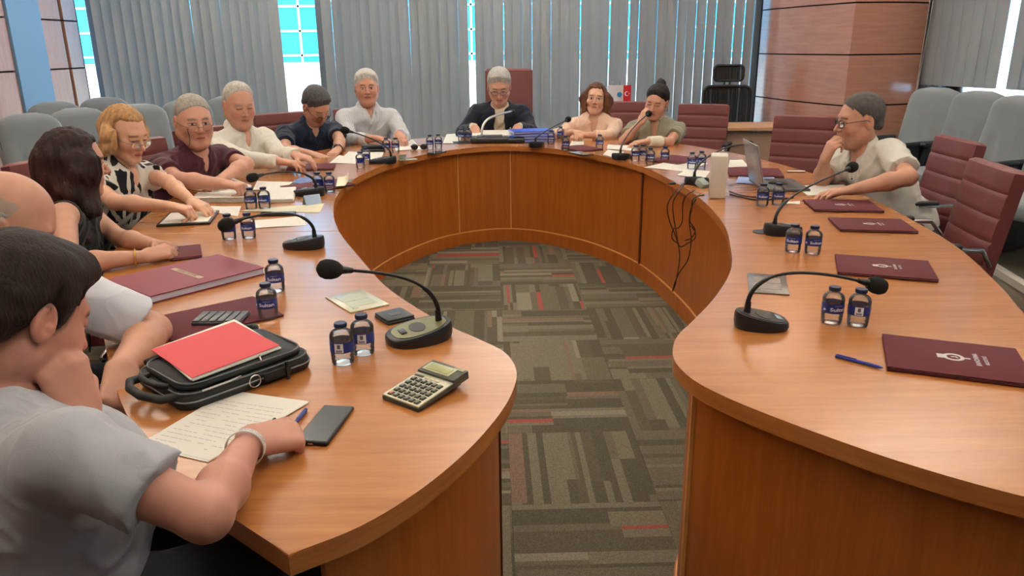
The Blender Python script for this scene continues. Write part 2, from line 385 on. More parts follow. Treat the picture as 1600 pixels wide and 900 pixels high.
# ------------------------------------------------------------------ outside
og = MB().box((0, 60, -2.2), (160, 100, 0.2)).build('ground', mat('outside_paving', '#dedbd2', 0.9)); struct(og)
tw = thing('terrace_wall', 'bright white sunlit low building below the glass tower, outside the window gap', 'building', (-4, 20, -2.1))
MB().box((0, 0, 1.6), (40, 1.0, 3.1)).build('wall', mat('white_render', '#f2f0ea', 0.9), tw)
MB().box((0, -.1, 3.18), (40.4, 1.3, 0.1)).build('coping', WHITE, tw)
bd = thing('office_building', 'turquoise glass office block with white window grid seen outside the blinds', 'building', (-4, 34, -2))
pane_m = mat('tinted_pane', '#2fb7dc', 0.25, 0.0, spec=0.8, var=0.35, vscale=0.5)
MB().box((0, 3.2, 8), (36, 6, 16)).build('wall', mat('tower_wall', '#4aa9c4', 0.6), bd)
fm = MB()
for i in range(31): fm.box((-18 + i * 1.2, 0.12, 8), (0.09, 0.12, 16))
for j in range(15): fm.box((0, 0.12, 2.2 + j * 0.98), (36, 0.12, 0.09))
fm.build('window_grid', mat('grid_white', '#d5eef4', 0.5), bd)
pm = MB().box((0, 0, 0), (1.1, 0.05, 0.88)).mesh('window_pane', pane_m)
for i in range(30):
    for j in range(9):
        add('window_pane', pm, bd, (-17.4 + i * 1.2, 0.16, 2.69 + j * 0.98))
o_ = MB()
for i, j in ((12, 3), (13, 2), (15, 4), (18, 3)):
    cx, cz = -17.4 + i * 1.2, 2.69 + j * 0.98
    for dx in (-.4, .4): o_.box((cx + dx, 0.02, cz), (0.1, 0.12, 0.9))
    for dz in (-.4, .4): o_.box((cx, 0.02, cz + dz), (0.9, 0.12, 0.1))
o_.build('opening_frame', MATS['grid_white'], bd)
# ------------------------------------------------------------------ the horseshoe table
T_TOP = wood('table_top_wood', '#9b5f31', '#b5763f', 0.27, (1.2, 16, 16), 0.25, 2.2)
T_EDGE = wood('table_edge_wood', '#a05d2b', '#b8793e', 0.35, (3, 3, 30), 0.1, 2.0)
T_PAN = wood('table_panel_wood', '#994f16', '#b06423', 0.38, (16, 16, 1), 0.1, 1.6)
T_INL = mat('inlay_wood', '#d9a363', 0.4)
T_DRK = mat('panel_joint', '#5a2c12', 0.6)
INN = [(-.34, .98), (-.245, 1.05), (-.16, 1.155), (-.085, 1.29), (-.03, 1.43), (0, 1.55), (.008, 1.66), (-.02, 1.77), (-.09, 1.865), (-.17, 1.96), (-.28, 2.12), (-.41, 2.35), (-.56, 2.71), (-.69, 3.04), (-.80, 3.4), (-.88, 3.8), (-.91, 4.2), (-.88, 4.65), (-.75, 5.15), (-.5, 5.63), (-.18, 5.87), (.1, 5.86), (.35, 5.67), (.59, 5.36), (.8, 4.86), (.9, 4.25), (.93, 3.7), (.895, 3.17), (.82, 2.79), (.74, 2.49), (.62, 2.21), (.5, 1.99), (.43, 1.87), (.395, 1.76), (.39, 1.68), (.41, 1.59), (.46, 1.50), (.53, 1.41), (.61, 1.32), (.71, 1.22), (.84, 1.12), (.96, 1.06), (1.08, 1.02)]
OUT = [(-.34, .98), (-.575, 1.18), (-.72, 1.35), (-.84, 1.5), (-1.08, 1.9), (-1.32, 2.35), (-1.53, 2.9), (-1.68, 3.5), (-1.75, 4.1), (-1.73, 4.7), (-1.6, 5.3), (-1.32, 5.9), (-.92, 6.35), (-.4, 6.63), (.1, 6.7), (.6, 6.58), (1.08, 6.2), (1.45, 5.6), (1.68, 4.9), (1.77, 4.2), (1.74, 3.53), (1.66, 2.82), (1.52, 2.29), (1.43, 2.03), (1.27, 1.55), (1.08, 1.02)]
inn = [Vector((p.x, p.y)) for p in catmull([(a, b, 0) for a, b in INN], 5)]
outl = [Vector((p.x, p.y)) for p in catmull([(a, b, 0) for a, b in OUT], 6)]
near = lambda L, p: min(range(len(L)), key=lambda i: (L[i] - Vector(p)).length)
table = thing('conference_table', 'large orange-brown horseshoe conference table with curved wooden front panels', 'table', (0, 0, 0))
SE = [((-.34, .98), (-.34, .98)), ((-.76, 3.1), (-1.6, 3.1)), ((-.35, 5.76), (-.62, 6.55)), ((.03, 5.87), (.1, 6.7)), ((.81, 4.83), (1.66, 4.95)), ((.90, 3.2), (1.71, 3.2)), ((1.08, 1.02), (1.08, 1.02))]
for (a, b), (c, d) in zip(SE, SE[1:]):
    i0, i1, o0, o1 = near(inn, a), near(inn, c), near(outl, b), near(outl, d)
    poly = [tuple(p) for p in inn[i0:i1 + 1]] + [tuple(p) for p in outl[o0:o1 + 1][::-1]]
    cl = []
    for p_ in poly:
        if not cl or (Vector(cl[-1]) - Vector(p_)).length > 1e-4: cl.append(p_)
    if (Vector(cl[0]) - Vector(cl[-1])).length < 1e-4: cl.pop()
    mb = MB().prism(cl, 0.711, 0.75)
    es = [e for e in mb.bm.edges if all(v.co.z > 0.74 for v in e.verts)]
    bmesh.ops.bevel(mb.bm, geom=es, offset=0.004, segments=2, affect='EDGES', profile=0.5)
    bmesh.ops.recalc_face_normals(mb.bm, faces=mb.bm.faces)
    me = mb.mesh('tabletop_section', T_TOP); me.materials.append(T_EDGE)
    for f_ in me.polygons:
        if abs(f_.normal.z) < 0.5: f_.material_index = 1
    add('tabletop_section', me, table)
# inner panel line: inset under the top
def offset(L, d):
    out = []
    for i, p_ in enumerate(L):
        t_ = (L[min(i + 1, len(L) - 1)] - L[max(i - 1, 0)]).normalized(); out.append(p_ + Vector((-t_.y, t_.x)) * d)
    return out
pan = offset(inn, 0.045)[3:-3]; back = offset(inn, 0.068)[3:-3]; skf = offset(inn, 0.037)[3:-3]; inlf = offset(inn, 0.041)[3:-3]
bks = [pan[0], (-.03, 1.70), (-.60, 2.74), (-.40, 5.78), (.02, 5.90), (.85, 4.9), (.93, 3.1), (.40, 1.66), pan[-1]]
ids = [near(pan, b_) for b_ in bks]
def ribbon(mb, F, B, i0, i1, z0, z1):
    mb.prism([tuple(p_) for p_ in F[i0:i1 + 1]] + [tuple(p_) for p_ in B[i0:i1 + 1][::-1]], z0, z1)
for n_, (a, b) in enumerate(zip(ids, ids[1:])):
    mb = MB(); ribbon(mb, pan, back, a, b, 0.1, 0.711); mb.build('front_panel', T_PAN, table, smooth=30)
    mb = MB(); ribbon(mb, skf, back, a, b, 0.0, 0.094); mb.build('plinth', T_PAN, table, smooth=30)
    mb = MB(); ribbon(mb, inlf, back, a, b, 0.094, 0.1005)
    mb.build('inlay_strip', T_INL, table, smooth=30)
for n_, a in enumerate(ids[1:-1]):
    p_ = pan[a]; t_ = (pan[a + 1] - pan[a - 1]).normalized(); nn = Vector((t_.y, -t_.x))
    pale = n_ in (2, 3, 6)
    ang = math.atan2(t_.y, t_.x)
    c = p_ + nn * 0.004
    MB().box((c.x, c.y, 0.404), (0.006 if pale else 0.016, 0.012, 0.612), Euler((0, 0, ang))).build('joint_strip', T_INL if pale else T_DRK, table)
# inner supports (gables) under the top
for p0_, p1_ in (((-.30, 2.3), (-1.15, 2.4)), ((-.86, 3.9), (-1.55, 3.9)), ((-.6, 5.6), (-1.0, 6.1)), ((.85, 4.9), (1.5, 4.9)), ((.95, 3.4), (1.6, 3.4)), ((.7, 2.2), (1.35, 2.2))):
    a, b = Vector(p0_), Vector(p1_); t_ = (b - a); a = a + t_.normalized() * .1; b = b - t_.normalized() * .3
    c = (a + b) / 2
    MB().box((c.x, c.y, 0.355), ((b - a).length, 0.03, 0.71), Euler((0, 0, math.atan2(t_.y, t_.x)))).build('gable', T_PAN, table)
# ------------------------------------------------------------------ chairs
BURG = mat('burgundy_leather', '#6c3636', 0.45, bump=0.25, bscale=160, var=0.08, vscale=5)
CHROME = mat('chrome', '#c9c9cc', 0.15, 1.0)
BLKP = mat('black_plastic', '#17181b', 0.4)
def padded(w_, h, t, seams, r=0.02, nx=8, nz=40, taper=0.0):
    """upholstered slab in the XZ plane, front towards -Y... front = +Y, with horizontal stitched grooves"""
    b = bmesh.new(); zs = [h * i / nz for i in range(nz + 1)]; xs = [-1 + 2 * i / nx for i in range(nx + 1)]
    def dep(z):
        d = 1.0
        for s_ in seams: d -= 0.32 * math.exp(-((z - s_) / 0.007) ** 2)
        return d
    def ed(z):
        e = min(z, h - z); return math.sqrt(max(0, 1 - (1 - min(1, e / r)) ** 2))
    rows = []
    for z in zs:
        ww = w_ * (1 - taper * z / h) / 2; k = ed(z); row = []
        for x in xs:
            kx = math.sqrt(max(0, 1 - abs(x) ** 10))
            row.append(b.verts.new((x * (ww - r * (1 - k)), t / 2 - r * (1 - k) - r * (1 - kx) - (1 - dep(z)) * 0.016 + 0.006 * (1 - x * x), z)))
        for x in xs[::-1]:
            kx = math.sqrt(max(0, 1 - abs(x) ** 10))
            row.append(b.verts.new((x * (ww - r * (1 - k)), -t / 2 + r * (1 - k) + r * (1 - kx), z)))
        rows.append(row)
    n = len(rows[0])
    for A, B in zip(rows, rows[1:]):
        for i in range(n): b.faces.new((A[i], A[(i + 1) % n], B[(i + 1) % n], B[i]))
    b.faces.new(rows[0][::-1]); b.faces.new(rows[-1])
    return b
def from_bm(name, b, m, parent, loc=None, rot=None, smooth=40):
    mb = MB(); mb.bm.free(); mb.bm = b; return mb.build(name, m, parent, loc, smooth, rot)
def make_chair(name, label, high=False):
    t = thing(name, label, 'chair')
    bh = 0.80 if high else 0.50; bw = 0.43
    n_ = 7 if high else 5
    from_bm('backrest', padded(bw, bh, 0.09, [bh * k / n_ for k in range(1, n_)] if not high else [bh * .25, bh * .5], 0.018), BURG, t, (0, -0.245, 0.485), (R(9), 0, 0))
    seat = padded(0.48, 0.48, 0.09, [0.16, 0.32], 0.025); from_bm('seat', seat, BURG, t, (0, 0.25, 0.43), (R(90), 0, 0))
    for s_ in (-1, 1):
        x = s_ * 0.27
        MB().tube([(x * .9, -0.25, 0.60), (x, -0.2, 0.67), (x, 0.0, 0.665), (x, 0.14, 0.665), (x, 0.19, 0.63), (x * .95, 0.15, 0.40), (x * .8, 0.0, 0.385)], 0.011, 8).build('arm_frame', CHROME, t, smooth=True)
        MB().box((x, 0.0, 0.682), (0.045, 0.24, 0.022), bevel=0.009, seg=3).build('armrest', BLKP, t, smooth=40)
    MB().cyl((0, 0, 0.12), (0, 0, 0.385), 0.028, 0.028).cyl((0, 0, 0.3), (0, 0, 0.385), 0.05, 0.09).build('pedestal', CHROME, t, smooth=40)
    b = MB()
    for k in range(5):
        a = 2 * math.pi * k / 5 + .3; p_ = (0.29 * math.cos(a), 0.29 * math.sin(a), 0.075)
        b.tube([(0.02 * math.cos(a), 0.02 * math.sin(a), 0.13), (0.16 * math.cos(a), 0.16 * math.sin(a), 0.11), p_], 0.017, 8)
    b.build('star_base', CHROME, t, smooth=True)
    for k in range(5):
        a = 2 * math.pi * k / 5 + .3; x, y = 0.29 * math.cos(a), 0.29 * math.sin(a)
        MB().cyl((x - .02 * math.sin(a), y + .02 * math.cos(a), 0.03), (x + .02 * math.sin(a), y - .02 * math.cos(a), 0.03), 0.03, n=14).cyl((x, y, .03), (x, y, .075), .01, n=8).build('caster', BLKP, t, smooth=40)
    return t
def az(a): return -R(a)      # local +Y -> compass azimuth a (0 = away from the viewer, 90 = right)
chair0 = make_chair('office_chair', 'tmp'); chairH = make_chair('office_chair', 'burgundy high-backed leather chair behind the man in the navy jacket', True)
_used = [False]
def place_chair(x, y, a, label, group='burgundy leather chairs around the table'):
    c = chair0 if not _used[0] else copy_tree(chair0); _used[0] = True
    c.location = (x, y, 0); c.rotation_euler = (0, 0, az(a)); c['label'] = label; c['group'] = group
    return c
# empty chairs (positions from their top edge in the picture)
def chair_at(px, py, Y, a, label, dz=0.0):
    p_ = aty(px, py, Y); f_ = Vector((math.sin(R(a)), math.cos(R(a)), 0))
    c = place_chair(p_.x + f_.x * 0.27, p_.y + f_.y * 0.27, a, label)
    return c
chair_at(1258, 172, 5.55, 212, 'empty burgundy chair with chrome arms left of the man in the white polo')
chair_at(1484, 222, 4.15, 272, 'burgundy chair of the man in the white polo, its back behind him')
chair_at(1538, 258, 3.25, 278, 'empty burgundy chair at the right edge of the table, nearest of the row')
chair_at(1098, 172, 6.75, 205, 'burgundy chair right of the woman in the olive shirt, before the pale desk')
chair_at(978, 165, 7.15, 188, 'burgundy chair between the two women at the far right of the table')
place_chair(1.93, 2.05, 262, 'burgundy chair corner cut by the right picture edge beside the table')
p_ = aty(795, 113, 7.25); chairH.location = (p_.x - .0, p_.y - .36, 0); chairH.rotation_euler = (0, 0, az(180))

# grey auditorium seats
GREYF = mat('grey_seat_fabric', '#7a8188', 0.9, bump=0.3, bscale=500, var=0.08, vscale=6, sheen=0.3)
SHELL = mat('seat_shell', '#20252c', 0.45)
def seat_back():
    b = bmesh.new(); H_, nz, nx = 0.68, 26, 14; rows = []
    for i in range(nz + 1):
        z = H_ * i / nz; u = i / nz
        wd = 0.235 + 0.035 * math.sin(min(1, u * 1.25) * math.pi * 0.5) - 0.02 * u
        if u > 0.80: wd *= math.sqrt(max(0.0, 1 - ((u - 0.80) / 0.205) ** 2.6)) * 0.86 + 0.14
        ez = math.sqrt(max(0, 1 - max(0, (u - 0.9) / 0.1) ** 2)) * 0.9 + .1
        row = []
        for k in range(nx + 1):
            x = -1 + 2 * k / nx; e = math.sqrt(max(0, 1 - abs(x) ** 5))
            y = 0.07 * e * ez - 0.02 * math.exp(-((u - 0.35) / 0.25) ** 2) * (1 - x * x)
            g = math.exp(-((abs(x) - 0.42 - 0.45 * max(0, u - 0.45)) / 0.05) ** 2) * (1 if u < 0.68 else 0)
            y += 0.03 * (abs(x) ** 2) * (u < 0.8) * (1 - u) - 0.020 * g + 0.012 * math.exp(-((u - 0.88) / .1) ** 2)
            row.append(b.verts.new((x * wd, y, z)))
        for k in range(nx, -1, -1):
            x = -1 + 2 * k / nx; row.append(b.verts.new((x * wd, -0.03 * ez, z)))
        rows.append(row)
    n = len(rows[0])
    for A, B in zip(rows, rows[1:]):
        for i in range(n): b.faces.new((A[i], A[(i + 1) % n], B[(i + 1) % n], B[i]))
    b.faces.new(rows[0][::-1]); b.faces.new(rows[-1]); return b
def make_aud():
    t = thing('auditorium_seat', 'tmp', 'seat')
    from_bm('backrest', seat_back(), GREYF, t, (0, -0.16, 0.385), (R(14), 0, 0), smooth=60)
    sb = MB().box((0, -0.20, 0.60), (0.50, 0.03, 0.60), Euler((R(14), 0, 0)), bevel=0.014); sb.build('back_shell', SHELL, t, smooth=40)
    MB().box((0, 0.09, 0.40), (0.48, 0.46, 0.12), bevel=0.045, seg=4).build('seat_cushion', GREYF, t, smooth=40)
    for s_ in (-1, 1):
        MB().box((s_ * 0.275, 0.04, 0.625), (0.06, 0.42, 0.04), bevel=0.018, seg=3).build('armrest', SHELL, t, smooth=40)
        MB().prism([(-.30, 0), (.20, 0), (.24, .34), (.20, .60), (-.16, .60), (-.24, .3)], -0.022, 0.022).build('side_panel', SHELL, t, (s_ * 0.275, 0, 0.01), rot=(R(90), 0, R(90)))
        ml = MB()
        for q in range(4): ml.tube([(s_ * 0.30, -.12, .22 + q * .05), (s_ * 0.302, 0.02, .19 + q * .05), (s_ * 0.30, .15, .22 + q * .05)], .004, 5)
        ml.build('side_groove', mat('groove_black', '#0a0b0d', .6), t)
    return t
aud0 = make_aud(); _u2 = [False]
def aud(px, py, Y, a, z, label, g):
    c = aud0 if not _u2[0] else copy_tree(aud0); _u2[0] = True
    f_ = Vector((math.sin(R(a)), math.cos(R(a)), 0)); p_ = aty(px, py, Y)
    c.scale = (.88, .88, .945 if z else 1); c.location = (p_.x + f_.x * 0.33, p_.y + f_.y * 0.33, z); c.rotation_euler = (0, 0, az(a)); c['label'] = label; c['group'] = g
gl_, gr_ = 'grey auditorium seats along the left wall', 'grey auditorium seats on the right platform'
aud(33, 169, 5.7, 128, 0, 'grey padded auditorium seat at the left picture edge, nearest the viewer of its row', gl_)
aud(113, 159, 6.2, 132, 0, 'grey padded auditorium seat behind the dark long-haired woman, second in its row', gl_)
aud(210, 154, 6.6, 138, 0, 'grey padded auditorium seat behind the blonde woman', gl_)
aud(285, 149, 7.1, 142, 0, 'grey padded auditorium seat behind the man in the burgundy polo', gl_)
aud(352, 144, 7.55, 148, 0, 'grey padded auditorium seat behind the man in the white shirt', gl_)
aud(78, 155, 7.0, 132, 0, 'dark grey auditorium seat of the rear row beside the blue painted pilaster', gl_)
aud(158, 149, 7.6, 140, 0, 'dark grey auditorium seat of the rear row below the window corner', gl_)
aud(1473, 137, 6.35, 240, .134, 'grey padded auditorium seat next to the wooden pier on the platform', gr_)
aud(1543, 143, 5.85, 245, .134, 'grey padded auditorium seat in the middle of the row under the side window', gr_)
aud(1612, 150, 5.3, 248, .134, 'grey padded auditorium seat at the right picture edge under the side window', gr_)
aud(1700, 165, 4.75, 250, .134, 'grey auditorium seat with black side panel just inside the right picture edge', gr_)

# black mesh chair at the back
MESHM, nt, p = nmat('chair_mesh'); p.inputs['Base Color'].default_value = srgb('#141518'); p.inputs['Roughness'].default_value = 0.7
ck = nt.nodes.new('ShaderNodeTexChecker'); ck.inputs['Scale'].default_value = 260; tc = nt.nodes.new('ShaderNodeTexCoord'); nt.links.new(tc.outputs['Object'], ck.inputs[0])
mu = nt.nodes.new('ShaderNodeMath'); mu.operation = 'MULTIPLY_ADD'; mu.inputs[1].default_value = 0.35; mu.inputs[2].default_value = 0.65; nt.links.new(ck.outputs[1], mu.inputs[0]); nt.links.new(mu.outputs[0], p.inputs['Alpha'])
pp = aty(1139, 105, 8.0)
mc = thing('mesh_office_chair', 'black mesh office chair with headrest standing before the blinds behind the pale desk', 'chair', (pp.x, pp.y + .02 - .15, 0), az(185))
def frame_loop(w_, h, r=0.03, n=6, y=0, curve=0.0):
    pts = []
    for cx, cz, a0 in ((w_ / 2 - r, h / 2 - r, 0), (-w_ / 2 + r, h / 2 - r, 90), (-w_ / 2 + r, -h / 2 + r, 180), (w_ / 2 - r, -h / 2 + r, 270)):
        for k in range(n + 1):
            a = R(a0 + 90 * k / n); x = cx + r * math.cos(a); pts.append((x, y + curve * (x / (w_ / 2)) ** 2, cz + r * math.sin(a)))
    return pts
def slabgrid(w_, h, curve, tk=.006, n=10):
    b = bmesh.new(); vs = [[b.verts.new((w_ * (i / n - .5), curve * (2 * i / n - 1) ** 2 + s_, h * (j - .5))) for i in range(n + 1)] for j in (0, 1) for s_ in (0, tk)]
    lo0, lo1, hi0, hi1 = vs
    for i in range(n):
        b.faces.new((lo0[i], lo0[i + 1], hi0[i + 1], hi0[i])); b.faces.new((lo1[i], hi1[i], hi1[i + 1], lo1[i + 1]))
    return b
MB().tube(frame_loop(0.46, 0.52, .06, curve=.03), 0.016, 8, closed=True).build('back_frame', BLKP, mc, (0, -.22, .80), smooth=True)
from_bm('back_mesh', slabgrid(.45, .50, .03), MESHM, mc, (0, -.22, .80), smooth=40)
MB().tube(frame_loop(0.29, 0.15, .04, curve=.03), 0.013, 8, closed=True).build('headrest_frame', BLKP, mc, (0, -.20, 1.19), smooth=True)
from_bm('headrest_mesh', slabgrid(.27, .14, .03), MESHM, mc, (0, -.20, 1.19), smooth=40)
MB().tube([(-.05, -.22, 1.04), (-.025, -.24, 1.08), (-.03, -.22, 1.13)], .009, 6).tube([(.05, -.22, 1.04), (.025, -.24, 1.08), (.03, -.22, 1.13)], .009, 6).build('headrest_stem', BLKP, mc, smooth=True)
MB().box((0, 0.04, .47), (.48, .46, .08), bevel=.03, seg=3).build('seat', BLKP, mc, smooth=40)
MB().cyl((0, 0, .1), (0, 0, .44), .025).box((0, -.2, .48), (.06, .12, .2)).build('pedestal', BLKP, mc)
b = MB()
for k in range(5):
    a = 2 * math.pi * k / 5; b.tube([(0, 0, .12), (0.28 * math.cos(a), 0.28 * math.sin(a), .065)], .016, 6); b.sph((0.28 * math.cos(a), 0.28 * math.sin(a), .028), .028, 10)
b.build('star_base', BLKP, mc)
for s_ in (-1, 1): MB().tube([(s_ * .25, 0, .45), (s_ * .28, 0, .64), (s_ * .28, .12, .66), (s_ * .28, -.12, .66)], .014, 6).build('armrest', BLKP, mc, smooth=True)

# pale desk in the back
dk = thing('side_desk', 'pale wooden desk standing at the back in front of the black mesh chair', 'desk', (2.27, 7.3, 0), 0)
PW = wood('pale_wood', '#b98a62', '#cda078', .4, (2, 16, 16)); PG = mat('desk_front', '#9a7f6e', .5)
MB().box((0, 0, .735), (.95, .52, .03), bevel=.003, seg=1).build('desktop', PW, dk)
MB().box((0, -.20, .36), (.88, .02, .70)).build('modesty_panel', PG, dk)
for s_ in (-1, 1): MB().box((s_ * .45, 0, .36), (.025, .5, .72)).build('side_panel', PG, dk)

# small flag stand on a side table behind the women
ft = thing('side_table', 'small wooden side table carrying the desk flags behind the chairs', 'table', (1.22, 7.85, 0))
MB().box((0, 0, .735), (.55, .4, .03), bevel=.003, seg=1).build('tabletop', PW, ft)
for sx_ in (-.24, .24):
    for sy_ in (-.17, .17): MB().box((sx_, sy_, .36), (.04, .04, .72)).build('leg', PW, ft)
def cloth_flag(w_, h, amp, ph):
    b = bmesh.new(); n = 10; g = []
    for j in range(7):
        g.append([(b.verts.new((w_ * (i / n - .5), amp * math.sin(i * .9 + ph) * (.3 + .7 * j / 6) - (s_ * .0012), -h * j / 6)), ) [0] for s_ in (0, 1) for i in range(n + 1)])
    for j in range(6):
        for i in range(n):
            b.faces.new((g[j][i], g[j][i + 1], g[j + 1][i + 1], g[j + 1][i])); o = n + 1
            b.faces.new((g[j][o + i], g[j + 1][o + i], g[j + 1][o + i + 1], g[j][o + i + 1]))
    return b
def flag(px, Y, w_, h, label, c, emblem):
    top = aty(px, 133, Y); hgt = top.z - .75
    t = thing('desk_flag', label, 'flag', (top.x, top.y, .75), group='desk flags')
    MB().cyl((0, 0, 0), (0, 0, .012), .04, .035, 20).build('base', CHROME, t); MB().cyl((0, 0, .01), (0, 0, hgt + .02), .004, n=8).sph((0, 0, hgt + .025), .007, 8).build('pole', CHROME, t)
    f_ = from_bm('flag_cloth', cloth_flag(w_, h, .006, px), c, t, (0, -.012, hgt), smooth=True)
    for nm, me, lc, m_ in emblem:
        o = add(nm, me, f_, lc, (R(90), 0, 0)); me.materials.append(m_)
def crescent(r=.022):
    b = bmesh.new(); pts = []
    for k in range(25):
        a = R(40 + 280 * k / 24); pts.append((r * math.cos(a), r * math.sin(a)))
    for k in range(25):
        a = R(320 - 280 * k / 24); pts.append((.005 + r * .78 * math.cos(a * 1.0), r * .8 * math.sin(a)))
    b.faces.new([b.verts.new((x, y, 0)) for x, y in pts]); me = bpy.data.meshes.new('crescent'); b.to_mesh(me); b.free(); return me
def star_mesh(r=.008, n=5, inner=.4, name='star'):
    b = bmesh.new(); b.faces.new([b.verts.new(((r if k % 2 == 0 else r * inner) * math.cos(math.pi * k / n), (r if k % 2 == 0 else r * inner) * math.sin(math.pi * k / n), 0)) for k in range(2 * n)])
    me = bpy.data.meshes.new(name); b.to_mesh(me); b.free(); return me
FR = mat('flag_red', '#c8202f', .7); FW = mat('flag_white', '#e6e6ea', .7); FB = mat('emblem_blue', '#2a7fc4', .6); FWH = mat('emblem_white', '#ffffff', .7)
flag(980, 7.75, .075, .20, 'small red desk flag with white crescent and star, right of the pale flags', FR, [('crescent', crescent(), (-.004, -.009, -.08), FWH), ('star', star_mesh(), (.019, -.009, -.08), FWH)])
flag(968, 7.82, .10, .20, 'small pale desk flag with a round blue emblem, between the red and the plain flag', FW, [('emblem', star_mesh(.028, 8, .8, 'emblem'), (0, -.009, -.09), FB)])
flag(957, 7.88, .10, .20, 'small plain white desk flag beside the shoulder of the woman in pale pink', FW, [])
# ------------------------------------------------------------------ bottles
def clear_mat(name, tint, ior, refr, milk=0.0):
    m, nt, p = nmat(name); nt.nodes.remove(p); N = nt.nodes.new; L = nt.links.new
    t = N('ShaderNodeBsdfTransparent'); t.inputs[0].default_value = tint; g = N('ShaderNodeBsdfGlossy'); g.inputs['Roughness'].default_value = 0.06
    rf = N('ShaderNodeBsdfRefraction'); rf.inputs['IOR'].default_value = 1.33; rf.inputs['Roughness'].default_value = 0.02
    a = N('ShaderNodeMixShader'); a.inputs[0].default_value = refr; L(t.outputs[0], a.inputs[1]); L(rf.outputs[0], a.inputs[2])
    f = N('ShaderNodeFresnel'); f.inputs[0].default_value = ior; x = N('ShaderNodeMixShader'); L(f.outputs[0], x.inputs[0]); L(a.outputs[0], x.inputs[1]); L(g.outputs[0], x.inputs[2])
    
    if milk:
        df = N('ShaderNodeBsdfDiffuse'); df.inputs[0].default_value = (.9, .93, .96, 1); y = N('ShaderNodeMixShader'); y.inputs[0].default_value = milk; L(x.outputs[0], y.inputs[1]); L(df.outputs[0], y.inputs[2]); x = y
    L(x.outputs[0], nt.nodes['Material Output'].inputs[0]); return m
PET = clear_mat('clear_plastic', (0.98, 0.99, 1, 1), 1.45, 0.0, .05); WATER = clear_mat('water', (0.97, 0.985, 1, 1), 1.33, 0.05)
CAPM = mat('navy_cap', '#1c2749', 0.4); LABM = mat('label_blue', '#1e2f78', 0.4); LABW = mat('label_white', '#e8ebf2', 0.5)
t = thing('water_bottle', 'tmp', 'bottle'); bottle0 = t; t.scale = (.99, .99, .735)
prof = [(0, .003), (.010, .004), (.020, .001), (.025, .002), (.0275, .008), (.026, .013), (.0283, .019), (.0268, .025), (.0285, .031), (.0272, .036), (.0288, .042), (.0280, .046), (.0280, .082), (.0288, .086), (.0288, .094), (.0280, .101), (.0255, .108), (.0200, .115), (.0145, .119), (.0122, .122), (.0120, .127), (.0135, .128), (.0120, .1285), (.0118, .136), (0, .136)]
MB().lathe(prof, 28).build('bottle_body', PET, t, smooth=50)
wp = [(0, .005)] + [(max(0, r - .0012), z + .001) for r, z in prof[1:16]] + [(.0, .109)]
MB().lathe(wp, 24).build('water', WATER, t, smooth=50)
cp = MB().lathe([(0, .1265), (.0148, .1265), (.0148, .139), (.0135, .1405), (0, .1405)], 24)
for k in range(24):
    a = 2 * math.pi * k / 24; cp.box((.0149 * math.cos(a), .0149 * math.sin(a), .1325), (.0012, .0014, .011), Euler((0, 0, a)))
cp.build('cap', CAPM, t, smooth=40)
lb = MB().lathe([(.0284, .0465), (.02895, .0468), (.02895, .0822), (.0284, .0825)], 36).build('label', LABM, t, smooth=50)
def bend(me, r, ang0, z):
    for v in me.vertices:
        a = ang0 + v.co.x / r; v.co = Vector((r * math.cos(a), r * math.sin(a), z + v.co.y))
    return me
LW = text_mesh('Sultan', .0185, bold=.0004)
bm = bmesh.new(); bm.from_mesh(LW); bmesh.ops.subdivide_edges(bm, edges=[e for e in bm.edges if e.calc_length() > .004], cuts=2); bm.to_mesh(LW); bm.free()
add('label_lettering', bend(LW, .02925, R(-90), .062), lb, material=LABW)
s2 = text_mesh('DOĞAL SU', .0042); add('label_small_print', bend(s2, .02925, R(-90), .0755), lb, material=LABW)
def arcbox(a0, a1, z0, z1, r):
    b = bmesh.new(); n = 8; A = [(b.verts.new((r * math.cos(R(a0 + (a1 - a0) * k / n)), r * math.sin(R(a0 + (a1 - a0) * k / n)), z0)), b.verts.new((r * math.cos(R(a0 + (a1 - a0) * k / n)), r * math.sin(R(a0 + (a1 - a0) * k / n)), z1))) for k in range(n + 1)]
    for (p0, p1), (q0, q1) in zip(A, A[1:]): b.faces.new((p0, q0, q1, p1))
    return b
from_bm('label_white_field', arcbox(35, 78, .049, .080, .02915), LABW, lb)
from_bm('label_mark', arcbox(49, 64, .063, .077, .0293), mat('mark_grey', '#565c66', .6), lb)
from_bm('label_bars', arcbox(42, 71, .051, .059, .0293), mat('mark_grey2', '#8a8f99', .6), lb)
ring = MB()
ring.lathe([(.0042, 0), (.0042, .0002), (0, .0002)], 14)
rm = ring.mesh('label_dot', LABW)
for v in rm.vertices: v.co = Vector((v.co.x, v.co.y, 0))
add('label_dot', bend(rm, .02925, R(-165), .06), lb)
sp = text_mesh('içme suyu 200 ml', .0036); add('label_small_print', bend(sp, .02925, R(-190), .053), lb, material=LABW)
_b = [False]
def bottle(px, py, turn, label, group='small water bottles in pairs on the table'):
    c = bottle0 if not _b[0] else copy_tree(bottle0); _b[0] = True
    p_ = atz(px, py - 1, .75); c.location = (p_.x, p_.y + .012, .7505); c.rotation_euler = (0, 0, R(turn)); c['label'] = label; c['group'] = group
